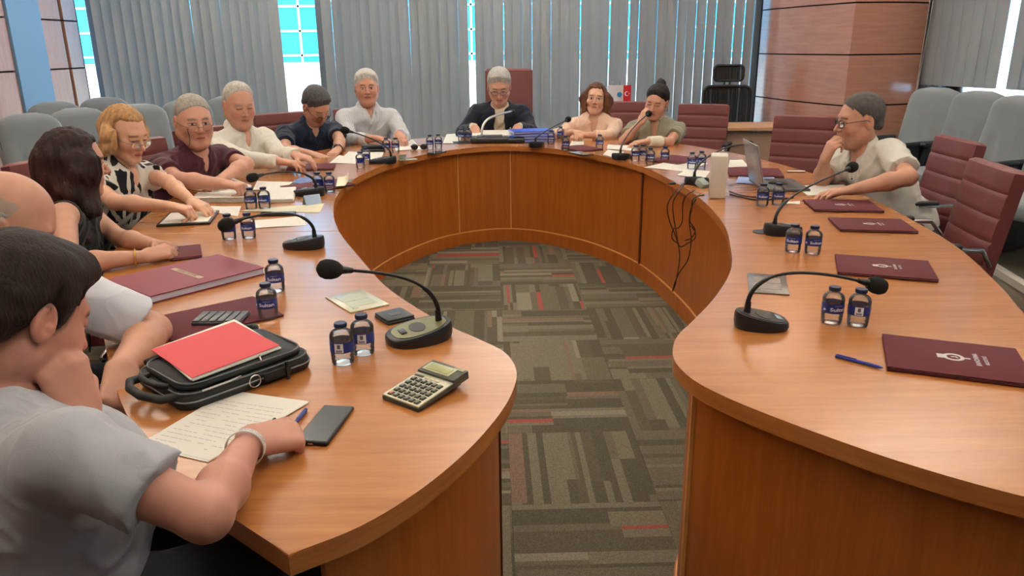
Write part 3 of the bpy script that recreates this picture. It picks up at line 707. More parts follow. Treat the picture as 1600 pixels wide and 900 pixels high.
# turn: +Z rotation; 0 shows the brand lettering to the viewer
BT = [(535, 571, -150, 'water bottle left of the pair beside the black bag, its label turned away'),
 (567, 556, -140, 'water bottle right of the pair beside the big microphone, white label field showing'),
 (430, 458, 10, 'water bottle farther from the viewer of the two beside the maroon folder and bag'),
 (418, 500, 14, 'water bottle touching the dark red folder behind the black bag'),
 (357, 376, -8, 'water bottle behind the foam head of the left microphone'), (388, 374, 4, 'water bottle right of the left microphone head'),
 (392, 329, 6, 'left bottle of the pair beside the thick paper stack'), (413, 328, -4, 'right bottle of the pair beside the thick paper stack'),
 (497, 301, -20, 'left bottle of the pair behind the third microphone base'), (515, 301, 5, 'right bottle of the pair beside the curled cream paper'),
 (563, 264, 150, 'left bottle of the pair left of the fourth microphone, white field showing'), (572, 257, -10, 'bottle half hidden behind another, left of the fourth microphone'),
 (604, 239, 0, 'left bottle behind the fourth microphone by the dark case'), (618, 239, 0, 'right bottle behind the fourth microphone by the papers'),
 (672, 234, 0, 'left bottle of the pair beside the sunglasses'), (685, 233, 6, 'right bottle of the pair beside the sunglasses'),
 (721, 222, 0, 'left bottle by the right hand of the man in the jacket'), (732, 222, 4, 'right bottle by the right hand of the man in the jacket'),
 (861, 226, 0, 'bottle beside the pile of blue folders'), (876, 219, -30, 'bottle farthest back by the woman in pale pink'),
 (884, 236, 0, 'bottle left of the dark red folder of the woman in pale pink'), (937, 234, 3, 'bottle right of the dark red folder of the woman in pale pink'),
 (993, 253, 0, 'leftmost bottle of the cluster of four in front of the bandaged arm'), (1004, 252, 6, 'second bottle of the cluster of four, half hidden'),
 (1016, 258, 0, 'third and nearest bottle of the cluster of four'), (1039, 255, 0, 'rightmost bottle of the cluster before the olive shirt woman'),
 (1081, 266, 0, 'left bottle behind the white router box'), (1096, 264, 0, 'right bottle behind the white router box'),
 (1192, 323, -14, 'left bottle of the pair in front of the laptop'), (1216, 322, -16, 'right bottle of the pair in front of the laptop'),
 (1240, 396, -30, 'left bottle of the pair beside the tall right microphone'), (1271, 399, 0, 'right bottle of the pair beside the tall right microphone'),
 (1301, 508, 8, 'left bottle of the right foreground pair, lettering facing the viewer'), (1342, 512, 190, 'right bottle of the right foreground pair, white label field in front')]
for q in BT: bottle(*q)

# ------------------------------------------------------------------ microphones
MICB = mat('mic_black', '#1b1d20', 0.38, bump=.1, bscale=900); FOAM = mat('mic_foam', '#0c0c0d', 0.95, bump=1.0, bscale=900); STEM = mat('mic_stem', '#151517', 0.4)
MICT = mat('mic_top', '#2b2e33', 0.3); LEDM = mat('mic_button', '#8fa6b5', 0.25)
OLIVE_LIT = mat('mic_top_olive_reflection', '#7d7a55', 0.3, 0.4)  # greenish reflected light on the base top, put into its colour
def microphone(px, py, rpx, rpy, hx, hy, HY, label, top=None, sc=1.0, arch=.12, ln=.155):
    """base centre pixel, stem root pixel (both on the desk plane), head pixel with its distance"""
    c = atz(px, py, .765); root = atz(rpx, rpy, .79); head = aty(hx, hy, HY)
    d = Vector((c.x - root.x, c.y - root.y, 0)); d.normalize()
    a = math.atan2(d.y, d.x) - math.pi / 2      # local +Y = towards the speaker
    t = thing('table_microphone', label, 'microphone', (c.x, c.y, .7503), a, 'gooseneck table microphones')
    N_ = 40; out = []
    for k in range(N_):
        u = 2 * math.pi * k / N_; x = math.cos(u); y = math.sin(u)
        w_ = .058 * (1 + .10 * y) ; out.append((w_ * sc * math.copysign(abs(x) ** .8, x), ln / 2 * sc * math.copysign(abs(y) ** .9, y)))
    zt = lambda x, y: .020 + (0.045 - .020) * (0.5 - y / (ln * sc)) ** 1.0
    m = Matrix.Rotation(0, 4, 'Z')
    mb = MB(); n = len(out)
    levels = [(1.0, 0.0), (1.04, .35), (1.03, .8), (.985, 1.0)]
    rings = [[mb.bm.verts.new((x * s_, y * s_, (zt(x, y) * h))) for x, y in out] for s_, h in levels]
    for A, B in zip(rings, rings[1:]):
        for i in range(n): mb.bm.faces.new((A[i], A[(i + 1) % n], B[(i + 1) % n], B[i]))
    mb.bm.faces.new(rings[0][::-1]); mb.bm.faces.new(rings[-1]); base = mb.build('base', MICB, t, smooth=45)
    sl = math.atan(.025 / (ln * sc))
    # inset top plate
    mb = MB(); r2 = [(x * .86, y * .86) for x, y in out]
    lo = [mb.bm.verts.new((x, y, zt(x, y) - .001)) for x, y in r2]; hi = [mb.bm.verts.new((x * .985, y * .985, zt(x, y) + .0016)) for x, y in r2]
    for i in range(n): mb.bm.faces.new((lo[i], lo[(i + 1) % n], hi[(i + 1) % n], hi[i]))
    mb.bm.faces.new(hi); mb.build('top_plate', top or MICT, t, smooth=45)
    zt2 = lambda x, y: zt(x, y) + .002
    MB().box((0, .045, zt2(0, .045) + .001), (.034, .016, .004), Euler((-sl, 0, 0)), bevel=.0018).build('talk_button', LEDM if not top else MICT, t, smooth=40)
    mb = MB(); mb.lathe([(0, 0), (.026, 0), (.026, .0012), (0, .0014)], 24, Matrix.Translation((0, .005, zt2(0, .005) - .0005)) @ Matrix.Rotation(-sl, 4, 'X') @ Matrix.Diagonal((1.25, .8, 1, 1)))
    mb.build('speaker_grille', mat('mic_grille', '#3a3b36', .5), t, smooth=40)
    # gooseneck in local space
    inv = (Matrix.Translation(t.location) @ Matrix.Rotation(a, 4, 'Z')).inverted()
    h = inv @ head; r0 = Vector((0, -ln * sc / 2 + .028, .036))
    MB().cyl(r0 - Vector((0, 0, .006)), r0 + Vector((0, .004, .035)), .0105, .0065, 14).build('stem_socket', STEM, t, smooth=40)
    hv = Vector((h.x, h.y, 0)) - Vector((r0.x, r0.y, 0)); hd = hv.normalized()
    top_z = max(h.z, r0.z) 
    p1 = r0 + Vector((0, 0, arch)) + hd * .005; p2 = h - (hd * hv.length * .45) + Vector((0, 0, (arch * .35 if h.z < r0.z + arch * 1.3 else -.03)))
    pts = bez(r0 + Vector((0, 0, .02)), p1, p2, h, 28)
    MB().tube(pts[:-1], .0042, 8, radii=[.0062 if i < 9 else .0042 for i in range(28)]).build('gooseneck', STEM, t, smooth=True)
    dv = (pts[-1] - pts[-3]).normalized(); q = dv.to_track_quat('Z', 'Y').to_matrix().to_4x4()
    MB().cyl(h - dv * .05, h - dv * .005, .0065, .013, 14).build('mic_collar', STEM, t, smooth=40)
    MB().lathe([(0, -.022), (.013, -.020), (.020, -.010), (.0235, .004), (.0235, .018), (.019, .030), (.010, .037), (0, .039)], 20, Matrix.Translation(h) @ q).build('foam_windscreen', FOAM, t, smooth=True)
    return t
microphone(655, 521, 676, 503, 520, 421, 1.72, 'black gooseneck microphone with olive reflected light painted on its base top in the left foreground', OLIVE_LIT, 1.06, arch=.13, ln=.16)
microphone(475, 380, 490, 371, 357, 350, 2.72, 'second black gooseneck microphone on the left arm, beside the lined paper', sc=1.0, arch=.12)
microphone(484, 300, 492, 294, 397, 277, 3.80, 'third black gooseneck microphone on the left, in front of the thick paper stack', sc=1.12, arch=.1)
microphone(598, 251, 606, 245, 541, 204, 5.10, 'fourth black gooseneck microphone, in front of the striped shirt man', sc=1.12, arch=.08)
microphone(838, 226, 830, 228, 887, 187, 6.25, 'black gooseneck microphone beside the blue folders, pointing at the woman in pale pink', arch=.05)
microphone(971, 244, 963, 246, 1013, 178, 5.75, 'black gooseneck microphone in front of the woman with the bandaged arm', sc=1.1, arch=.09)
microphone(1088, 282, 1077, 282, 1170, 226, 4.55, 'black gooseneck microphone behind the white router box', sc=1.05, arch=.1)
microphone(1222, 358, 1207, 352, 1330, 262, 3.35, 'tall black gooseneck microphone in front of the man in the white polo', sc=1.05, arch=.12)
microphone(1189, 502, 1168, 488, 1366, 445, 1.98, 'black gooseneck microphone in the right foreground, its neck reaching over two bottles', sc=.88, arch=.145)
# chairman unit: low black console with silver neck
cc = atz(765, 219, .77)
t = thing('chairman_console', 'flat black control console with a white gooseneck in front of the man in the jacket', 'microphone', (cc.x, cc.y, .7503))
MB().box((0, 0, .022), (.30, .13, .044), bevel=.016, seg=4).box((.19, 0, .018), (.17, .12, .036), bevel=.012, seg=3).build('base', MICB, t, smooth=40)
MB().box((0.0, .02, .05), (.2, .07, .006), Euler((.1, 0, 0)), bevel=.002).build('key_field', MICT, t)
h = aty(800, 174, 6.55) - cc; h.z += .02; SILV = mat('silver_stem', '#d8d8d4', .25, .6)
pts = bez((-.06, .0, .03), (-.07, 0, .19), (.0, .03, .2), (h.x, h.y, h.z), 24)
MB().tube(pts, .009, 10).build('gooseneck', SILV, t, smooth=True)
MB().sph(pts[-1], .016, 14, (1.6, 1, 1)).build('mic_head', STEM, t, smooth=True)
cb = atz(727, 226, .752)
t = thing('desk_pad', 'thin black pad under the control console of the man in the jacket', 'desk pad', (atz(757, 224, .75).x, atz(757, 224, .75).y + .06, .7501))
MB().box((0, 0, .001), (.72, .16, .002), bevel=.0005, seg=1).build('sheet', BLKP, t)
# ------------------------------------------------------------------ flat things from their picked corners
def poly_on_table(pix, z=.75): return [atz(px, py, z) for px, py in pix]
def slab(name, label, cat, pix, th, m, z=.75, group=None, bevel=.001, obj=True, rad=0):
    P = poly_on_table(pix, z + th); c = sum((Vector((p.x, p.y)) for p in P), Vector((0, 0))) / len(P)
    loc = [(p.x - c.x, p.y - c.y) for p in P]
    t = thing(name, label, cat, (c.x, c.y, z + .0003), 0, group)
    return t, loc
def rect_frame(pix, z):
    """centre, x axis angle, length, width of a quadrilateral a,b,c,d (a->b long side)"""
    a, b, c, d = [atz(px, py, z) for px, py in pix]
    ce = (a + b + c + d) / 4; ex = ((b - a) + (c - d)) / 2; ey = ((d - a) + (c - b)) / 2
    return ce, math.atan2(ex.y, ex.x), ex.length, ey.length
MARO = mat('maroon_felt', '#571220', 0.75, bump=.25, bscale=700, var=.08, vscale=10); MARB = mat('maroon_book', '#7b2238', 0.5, bump=.2, bscale=500)
PAPER = mat('white_paper', '#e9e6dd', 0.7); CREAMP = mat('cream_paper_sheet', '#ded9bd', 0.7); INK = mat('ink_grey', '#b0b1b4', 0.8); SILVT = mat('silver_print', '#c2bcc0', 0.45, .3)
DINK = mat('ink_dark', '#33343c', 0.8)
def town_logo(parent, L, W, z, s=1.0, rot=0.0, x0=0.04, y0=0.0):
    """emblem ring with a spike and two lines of lettering turned a quarter"""
    rr = MB(); n = 28
    pts = [(.014 * math.cos(2 * math.pi * k / n), .014 * math.sin(2 * math.pi * k / n), 0) for k in range(n)]
    rr.tube(pts, .0035, 6, closed=True); rr.box((-.019, 0, 0), (.014, .018, .003)); rr.box((.02, 0, 0), (.012, .005, .003)); rr.tube([(-.004, 0, 0), (.004, .003, 0), (.006, -.003, 0)], .0025, 6)
    o = rr.build('emblem', SILVT, parent, (x0, y0, z), smooth=True); o.scale = (s, s, .25); o.rotation_euler = (0, 0, rot)
    for k, (tx, sz) in enumerate((('BANDIRMA', .0115), ('BELEDİYESİ', .008))):
        me = text_mesh(tx, sz * s, bold=.0003)
        q = add('lettering', me, parent, (x0 + (.036 + .014 * k) * s * math.cos(rot), y0 + (.036 + .014 * k) * s * math.sin(rot), z + .0004), (0, 0, rot + R(90)), SILVT if k == 0 else INK)
def folder(pix, label, logo=True, th=.012, m=MARO, group='maroon folders on the table', lx=None, ly=0, ls=1.15, name='menu_folder'):
    ce, a, L, W = rect_frame(pix, .75 + th)
    t = thing(name, label, 'folder', (ce.x, ce.y, .7503), a, group)
    MB().box((0, 0, th * .28), (L, W, th * .3), bevel=.0012, seg=2).build('back_cover', m, t, smooth=40)
    MB().box((.002, 0, th * .5), (L - .01, W - .01, th * .35)).build('pages', PAPER, t)
    MB().box((0, 0, th * .84), (L, W, th * .3), bevel=.0012, seg=2).build('front_cover', m, t, smooth=40)
    if logo: town_logo(t, L, W, th * .99, ls, 0, lx if lx is not None else -L * .02, ly)
    return t, L, W
folder([(1256, 327 + 2), (1256 + 120, 331), (1362, 313), (1255 - 0, 311)], 'maroon folder with silver emblem nearest the man in the white polo', ls=.9) if False else None
folder([(1272, 327), (1378, 329), (1362, 313), (1255, 311)], 'maroon folder with silver emblem beside the elbow of the man in the white polo', ls=1.0)
folder([(1313, 358), (1435, 361), (1408, 342), (1294, 339)], 'maroon folder with silver emblem, second of the row on the right arm', ls=1.0)
folder([(1308, 424), (1465, 437), (1452, 407), (1306, 397)], 'maroon folder with silver emblem, third of the row, beyond the foreground microphone', ls=1.1)
folder([(1383, 571), (1612, 601), (1596, 545), (1382, 522)], 'large maroon folder with silver emblem in the right foreground, nearest the viewer', ls=1.35, lx=0.0)
folder([(1022, 258 - 8), (1075, 256), (1085, 246), (1040, 241)], 'maroon folder half under the papers behind the bottle cluster', False)
folder([(893, 236), (925, 233), (929, 226), (889, 229)], 'maroon folder between two bottles by the woman in pale pink', False) 
folder([(1137, 272), (1228, 276), (1215, 262), (1138, 262)], 'maroon folder with print behind the laptop', True, ls=.7)
folder([(268, 404), (310, 399), (318, 381), (262, 386)], 'maroon folder under the hands of the dark long-haired woman', False)
folder([(266, 529), (455, 492), (385, 462), (230, 500)], 'dark maroon folder lying behind the black bag with a phone on it', False, th=.006)
folder([(440, 266), (527, 262), (519, 255), (459, 256)], 'maroon folder under the hands of the man in the white shirt', False)
folder([(455, 300), (548, 289), (530, 278), (450, 290)], 'maroon folder under the curled cream paper near the third microphone', False)
# the thick maroon book
ce, a, L, W = rect_frame([(217, 466), (402, 421), (351, 394), (182, 434)], .775)
t = thing('register_book', 'thick maroon register book with silver lettering strip on the left arm of the table', 'book', (ce.x, ce.y, .7503), a)
MB().box((0, 0, .002), (L, W, .003), bevel=.001).build('back_cover', MARB, t)
MB().box((0, 0, .0125), (L - .008, W - .008, .018)).build('pages', mat('page_edge', '#c9cadb', .8), t)
MB().box((0, 0, .0235), (L, W, .003), bevel=.001).build('front_cover', MARB, t)
MB().box((.0, .0, .0252), (.018, W * .62, .0006)).build('lettering_strip', mat('strip_tan', '#a9977d', .5), t)
add('lettering', text_mesh('KARAR DEFTERİ', .0165, bold=.0003), t, (0.0, 0, .0257), (0, 0, R(-90)), mat('ink_brown', '#5b2f33', .7))
# papers
def sheet(pix, label, m=PAPER, z=.7505, n=1, group='loose papers on the table', curl=0.0, lines=True, name='paper_sheet', cat='paper', th=.0004, text=None):
    P = [atz(px, py, z) for px, py in pix]; c = (P[0] + P[1] + P[2] + P[3]) / 4
    t = thing(name, label, cat, (c.x, c.y, z), 0, group)
    q = [p - c for p in P]; G = 10; rng = random.Random(hash(label) % 1000 if False else len(label) * 7 + int(pix[0][0]))
    for s_ in range(n):
        b = bmesh.new(); off = Vector((rng.uniform(-.004, .004), rng.uniform(-.004, .004), 0)) * (1 if s_ else 0)
        g = []
        for up in (0, 1):
            for j in range(G + 1):
                v_ = j / G; row = []
                for i in range(G + 1):
                    u_ = i / G; p = (q[0] * (1 - u_) + q[1] * u_) * (1 - v_) + (q[3] * (1 - u_) + q[2] * u_) * v_
                    zz = s_ * th * 1.6 + up * th + curl * (max(0, u_ - .6) / .4) ** 2 + .0012 * (1 + math.sin(u_ * 5 + v_ * 3)) * (1 if n == 1 else .3)
                    row.append(b.verts.new(p + off + Vector((0, 0, zz))))
                g.append(row)
        for lay in (0, 1):
            for j in range(G):
                for i in range(G):
                    r_ = g[lay * (G + 1) + j]; r2 = g[lay * (G + 1) + j + 1]; b.faces.new((r_[i], r_[i + 1], r2[i + 1], r2[i]))
        T, Bt = g[G + 1:], g[:G + 1]
        for i in range(G):
            b.faces.new((Bt[0][i], Bt[0][i + 1], T[0][i + 1], T[0][i])); b.faces.new((Bt[G][i], T[G][i], T[G][i + 1], Bt[G][i + 1]))
            b.faces.new((Bt[i][0], T[i][0], T[i + 1][0], Bt[i + 1][0])); b.faces.new((Bt[i][G], Bt[i + 1][G], T[i + 1][G], T[i][G]))
        from_bm('sheet', b, m, t, smooth=30)
    if lines:
        b = bmesh.new(); zz = (n - 1) * th * 1.6 + th + .0004
        for k in range(2, 15):
            v_ = k / 17; x = .08
            while x < .9:
                e = min(.92, x + rng.uniform(.03, .12))
                if rng.random() < .75:
                    vs = []
                    for u_, dv in ((x, 0), (e, 0), (e, .006), (x, .006)):
                        vv = v_ + dv; p = (q[0] * (1 - u_) + q[1] * u_) * (1 - vv) + (q[3] * (1 - u_) + q[2] * u_) * vv
                        vs.append(b.verts.new(p + Vector((0, 0, zz + curl * (max(0, u_ - .6) / .4) ** 2 + .0012 * (1 + math.sin(u_ * 5 + vv * 3)) * (1 if n == 1 else .3)))))
                    b.faces.new(vs)
                x = e + .015
        from_bm('print', b, INK, t)
    return t
sheet([(215, 697), (325, 722), (482, 630), (358, 612)], 'white sheets under the writing hand of the young man in grey', n=3)
sheet([(375, 330), (500, 332), (507, 318), (392, 327)], 'cream printed sheet with a phone on it beside the second microphone', CREAMP, n=2)
sheet([(398, 357), (478, 352), (475, 338), (392, 345)], 'lined sheet lying behind the second microphone', PAPER)
sheet([(300, 318), (388, 316), (392, 296), (318, 300)], 'thick pile of papers in front of the man in the burgundy polo', n=14, th=.0012, name='paper_stack')
sheet([(403, 318), (458, 316), (463, 297), (410, 299)], 'papers beside the pair of bottles left of the third microphone', n=10, th=.0011, name='paper_stack')
sheet([(318, 330), (372, 338), (377, 323), (330, 322)], 'white sheet under the black notebook of the blonde woman')
sheet([(395, 297), (440, 297), (458, 285), (402, 283)], 'white sheet behind the head of the third microphone')
sheet([(455, 286), (500, 290), (510, 279), (470, 277)], 'blue printed brochure behind the third microphone', mat('brochure_blue', '#4f6fa8', .5))
sheet([(525, 292), (545, 290), (546, 275), (528, 277)], 'curled cream sheet on the maroon folder near the third microphone', CREAMP, z=.764, curl=.03, lines=False)
sheet([(515, 255), (556, 256), (556, 245), (530, 243)], 'white sheets in front of the man in the navy polo')
sheet([(535, 247), (595, 250), (600, 238), (545, 237)], 'white sheets lying left of the dark case')
sheet([(618, 236), (658, 233), (645, 218), (615, 222)], 'white sheet under the left hand of the man in the striped shirt')
sheet([(692, 224), (718, 224), (722, 208), (698, 210)], 'white sheets left of the bottles by the man in the jacket')
sheet([(745, 216), (812, 214), (803, 200), (748, 203)], 'open white file in front of the man in the navy jacket', n=22, name='paper_stack', z=.7507) if False else None
sheet([(890, 228), (912, 226), (912, 219), (893, 221)], 'white sheet in front of the woman in pale pink')
sheet([(948, 233), (992, 236), (990, 228), (950, 226)], 'white sheet under the elbow of the woman in the olive shirt')
sheet([(942, 242), (962, 247), (975, 238), (950, 234)], 'white sheet left of the microphone before the woman in the olive shirt')
sheet([(1006, 262), (1070, 268), (1106, 256), (1075, 246)], 'large white sheet behind the bottles at the router box')
sheet([(1058, 274), (1100, 280), (1110, 268), (1075, 264)], 'white sheet under the microphone behind the router box', lines=False)
sheet([(1138, 262), (1170, 260), (1160, 250), (1140, 250)], 'white sheet between router box and laptop screen')
sheet([(1150, 286), (1210, 290), (1210, 276), (1155, 274)], 'blue and white printed sheet behind the laptop', mat('print_blue', '#8fa6d6', .5))
sheet([(1262, 306), (1332, 304), (1318, 289), (1240, 290)], 'white sheet under the forearm of the man in the white polo')
sheet([(1228, 319), (1250, 319), (1250, 315), (1226, 315)], 'small white slip beside the bottle in front of the laptop', lines=False, name='paper_slip')
# green-white file of the chairman with the blue folders
fp = atz(775, 211, .79)
t = thing('open_file', 'thick open white file in front of the man in the navy jacket', 'papers', (fp.x + .03, fp.y + .06, .7503))
for k in range(12): MB().box((random.uniform(-.003, .003), 0, .012 + k * .0035), (.44, .26, .003), Euler((.06, 0, 0))).build('sheet', PAPER, t)
BLUEF = mat('blue_folder', '#2452c8', .4)
for k, (px, py, w_, hh) in enumerate(((822, 222, .34, 0), (826, 219, .34, 1), (828, 216, .33, 2), (830, 213, .33, 3))):
    p_ = atz(830, 222, .75)
    t = thing('blue_folder', ('blue folder at the bottom of the pile', 'blue folder second from the bottom of the pile', 'blue folder second from the top of the pile', 'blue folder on top of the pile')[k] + ' beside the man in the jacket', 'folder', (p_.x + (.02, -.01, .015, 0)[k], p_.y + .12, .7505 + k * .021), R((4, -3, 6, 12)[k]), 'pile of blue folders')
    MB().box((0, 0, .0012), (.32, .23, .0024)).box((0, 0, .0178), (.32, .23, .0024)).box((.16, 0, .0095), (.003, .23, .019)).build('cover', BLUEF, t)
    MB().box((-.008, 0, .0095), (.31, .215, .0140)).build('pages', mat('page_blueish', '#c3cbe6', .7), t)
# ------------------------------------------------------------------ router box, laptop, cables
p0 = atz(1125, 311, .75)
t = thing('router_box', 'tall white router box standing on the table between the bottles and the laptop', 'router', (p0.x, p0.y + .06, .7503), R(-14))
MB().box((0, 0, .105), (.082, .125, .21), bevel=.008, seg=3).build('case', mat('off_white_plastic', '#cfc8bb', .45), t, smooth=40)
v = MB()
for k in range(7): v.box((-.0412, -.035, .03 + k * .009), (.002, .04, .003))
v.build('vent', mat('vent_dark', '#55524c', .6), t)
LAPG = mat('laptop_silver', '#8f9092', .35, .6)
lc = atz(1200, 299, .75)
t = thing('laptop', 'open silver laptop seen from behind its screen, on the right arm of the table', 'laptop', (lc.x + .10, lc.y + .14, .7505), R(-4))
MB().box((0, 0, .008), (.235, .33, .015), bevel=.004, seg=2).build('base', mat('laptop_base', '#55575b', .45, .3), t, smooth=40)
MB().box((.01, 0, .0162), (.10, .29, .0012)).build('keyboard', BLKP, t)
sc_ = MB().box((0, 0, .112), (.008, .33, .225), bevel=.003, seg=2).build('screen_lid', LAPG, t, (-.115, 0, .014), smooth=40, rot=(0, R(-13), 0))
MB().box((.0045, 0, .115), (.001, .31, .2)).build('display', mat('display_black', '#101217', .2), sc_)
MB().sph((-.0042, 0, .12), .018, 14, (.05, .8, 1.0)).build('lid_badge', mat('badge', '#d5d5d5', .2, .5), sc_)
mp_ = atz(1216, 286, .77)
t = thing('computer_mouse', 'black computer mouse resting on the laptop corner', 'mouse', (mp_.x, mp_.y, .7665), R(60))
MB().sph((0, 0, .0), .03, 20, (1, 1.75, .6)).build('shell', BLKP, t, smooth=True); MB().cyl((-.004, .02, .016), (.004, .02, .016), .006, n=12).build('wheel', CHROME, t)
# power adapter and cables
c = atz(1078, 287, .752)
CBL = mat('cable_brown', '#2c1712', .5)
def cable(name, label, pts, r=.003, m=CBL, group='cables hanging over the table edge'):
    b = Vector(pts[0]); t = MB().tube([p - b for p in catmull(pts, 8)], r, 7).build(name, m, None, b, smooth=True); return tag(t, label, 'cable', group)
def over_edge(pxs, ztop=.754):
    """points given as (px,py) ; those on the table use atz, hanging ones lie in front of the panel"""
    out = []
    for px, py, kind in pxs:
        if kind == 't': out.append(atz(px, py, ztop))
        else: out.append(aty(px, py, kind))
    return out
cable('hanging_cable', 'leftmost dark cable loop hanging over the inner table edge', over_edge([(1068, 286, 't'), (1058, 296, 3.93), (1043, 320, 3.90), (1046, 345, 3.89), (1056, 370, 3.88), (1062, 400, 3.88), (1056, 440, 3.88), (1051, 455, 3.88), (1055, 440, 3.87), (1062, 425, 3.86), (1075, 405, 3.84), (1080, 375, 3.83), (1077, 345, 3.82), (1082, 320, 3.79), (1094, 303, 't')]))
cable('hanging_cable', 'second dark cable dropping inside the left loop over the table edge', over_edge([(1070, 285, 't'), (1062, 298, 3.92), (1052, 315, 3.90), (1052, 335, 3.89), (1057, 365, 3.88), (1062, 385, 3.88), (1075, 380, 3.86), (1086, 372, 3.84), (1085, 360, 3.83), (1078, 352, 3.85)]))
cable('hanging_cable', 'thin dark cable in the middle of the hanging bunch', over_edge([(1086, 297, 't'), (1073, 305, 3.84), (1067, 318, 3.86), (1066, 345, 3.86), (1060, 356, 3.87), (1052, 358, 3.88), (1050, 372, 3.88), (1058, 380, 3.88)]))
cable('hanging_cable', 'rightmost dark cable hanging below the router box', over_edge([(1100, 304, 't'), (1084, 310, 3.78), (1080, 330, 3.80), (1078, 345, 3.81), (1086, 360, 3.80), (1080, 372, 3.81), (1070, 376, 3.84)]))
cable('flat_cable', 'dark cable running across the table from the router box to the laptop', [atz(1140, 304, .756), atz(1160, 308, .754), atz(1180, 312, .754), atz(1215, 311, .754), atz(1240, 309, .756)], .0035, group='cables lying on the table')
cable('flat_cable', 'second dark cable lying from the router box towards the bottles', [atz(1140, 299, .756), atz(1158, 305, .757), atz(1185, 308, .758), atz(1225, 305, .756)], .0035, group='cables lying on the table')
cable('flat_cable', 'thin orange-brown cable curving behind the router box', [atz(1140, 290, .754), atz(1150, 287, .754), atz(1165, 287, .754)], .002, group='cables lying on the table')
p_ = atz(1097, 293, .75)
t = thing('power_adapter', 'small grey power adapter leaning at the foot of the white router box', 'adapter', (p_.x, p_.y, .7503), R(20)); MB().box((0, 0, .02), (.05, .06, .035), Euler((.5, 0, .2)), bevel=.005).build('case', mat('adapter_grey', '#8c9a94', .4), t, smooth=40)
p_ = atz(1050, 288, .752); t = thing('cable_plug', 'small black plug lying on the table edge left of the microphone', 'plug', (p_.x, p_.y, .7503), R(10)); MB().cyl((-.02, 0, .006), (.02, 0, .006), .006, n=10).build('plug_body', BLKP, t)
# ------------------------------------------------------------------ near objects
# calculator
ce, a, L, W = rect_frame([(585, 617), (700, 548 + 14), (737, 588), (632, 641)], .77)
t = thing('calculator', 'silver desk calculator with tilted display in the left foreground', 'calculator', (ce.x, ce.y, .7503), a)
L, W = .165, .108
CS = mat('calc_silver', '#c8c4ad', .35, .25); CD = mat('calc_dark', '#3c3f36', .4); KB_ = mat('calc_key', '#6d6f62', .4); KDK = mat('calc_key_dark', '#2f3230', .4)
tilt = Matrix.Rotation(R(-7), 4, 'Y')
def cbox(nm, c, d, m, be=.002, par=t):
    return MB().box((0, 0, 0), d, bevel=be, seg=3).build(nm, m, par, (tilt @ Vector(c)) + Vector((0, 0, .0165)), smooth=40, rot=(0, R(-7), 0))
cbox('lower_case', (0, 0, -.003), (L, W, .012), CD, .003)
cbox('face_plate', (-.022, 0, .004), (L - .048, W - .002, .004), CS, .0015)
cbox('display_hood', (L / 2 - .026, 0, .006), (.052, W, .010), CD, .002)
dsp = cbox('display_bezel', (L / 2 - .027, .008, .0115), (.034, .080, .002), mat('calc_bezel', '#b0b18c', .3), .001)
cbox('display', (L / 2 - .027, .008, .0126), (.024, .066, .0012), mat('calc_lcd', '#9a9e6c', .2), .0003)
cbox('solar_cell', (L / 2 - .008, -.034, .0116), (.010, .030, .0015), mat('solar_cell', '#8c8a70', .25), .0003)
cbox('rear_stand', (L / 2 - .03, 0, -.014), (.03, W * .8, .012), CD, .003)
for i in range(5):
    for j in range(6):
        if i == 4 and j in (2, 3, 4, 5) and False: continue
        x = -L / 2 + .014 + i * .0175; y = W / 2 - .016 - j * .0155
        red = (i == 0 and j == 0)
        k_ = cbox('key_base', (x, y, .0062), (.0135, .0120, .003), KDK, .001); 
        MB().box((0, 0, .0025), (.0108, .0092, .0026), bevel=.001, seg=2).build('key', mat('key_red', '#c08070', .4) if red else KB_, k_, smooth=40)
        ch = 'C0.=+ 123-  456x  789/  MRM%  '[(i * 6 + j) % 30]
        if ch != ' ': add('key_print', text_mesh(ch, .006), k_, (0, 0, .0040), (0, 0, R(-90)), LABW)
for q in range(3): cbox('function_key', (-L / 2 + .100, .012 - q * .015, .0066), (.007, .011, .003), CS, .001)
cbox('slide_switch', (-L / 2 + .100, .036, .0064), (.007, .026, .002), KDK, .0006)
# phones
def phone(pix, label, th=.009, case=BLKP, glass_c='#3c4448', group='mobile phones on the table'):
    ce, a, L, W = rect_frame(pix, .75 + th)
    t = thing('mobile_phone', label, 'phone', (ce.x, ce.y, .7503), a, group)
    MB().box((0, 0, th / 2), (L, W, th), bevel=min(.004, th * .42), seg=3).build('body', case, t, smooth=40)
    MB().box((0, 0, th + .0001), (L - .008, W - .006, .0008), bevel=.0003, seg=1).build('screen', mat('phone_glass' + glass_c, glass_c, .08, spec=.8), t)
    return t, L, W, th
t, L, W, th = phone([(460, 689), (505, 632), (555, 634), (510, 692)], 'black smartphone lying beside the pen in the left foreground')
MB().box((-L / 2 - .0002, 0, .0048), (.001, .010, .003)).build('charging_port', CHROME, t)
phone([(404, 336), (461, 334), (461, 330), (407, 331)], 'black smartphone lying on the cream printed sheet', group='mobile phones on the table')
phone([(893, 238), (915, 243), (925, 240), (900, 236)], 'dark phone lying at the table edge below the maroon folder')
phone([(674, 239), (686, 240), (690, 236), (680, 235)], 'small dark phone beside the pair of bottles near the sunglasses')
phone([(1226, 266), (1258, 270), (1262, 266), (1230, 263)], 'silver phone at the empty seat left of the man in the white polo', case=LAPG, glass_c='#a4a4a8') if False else None
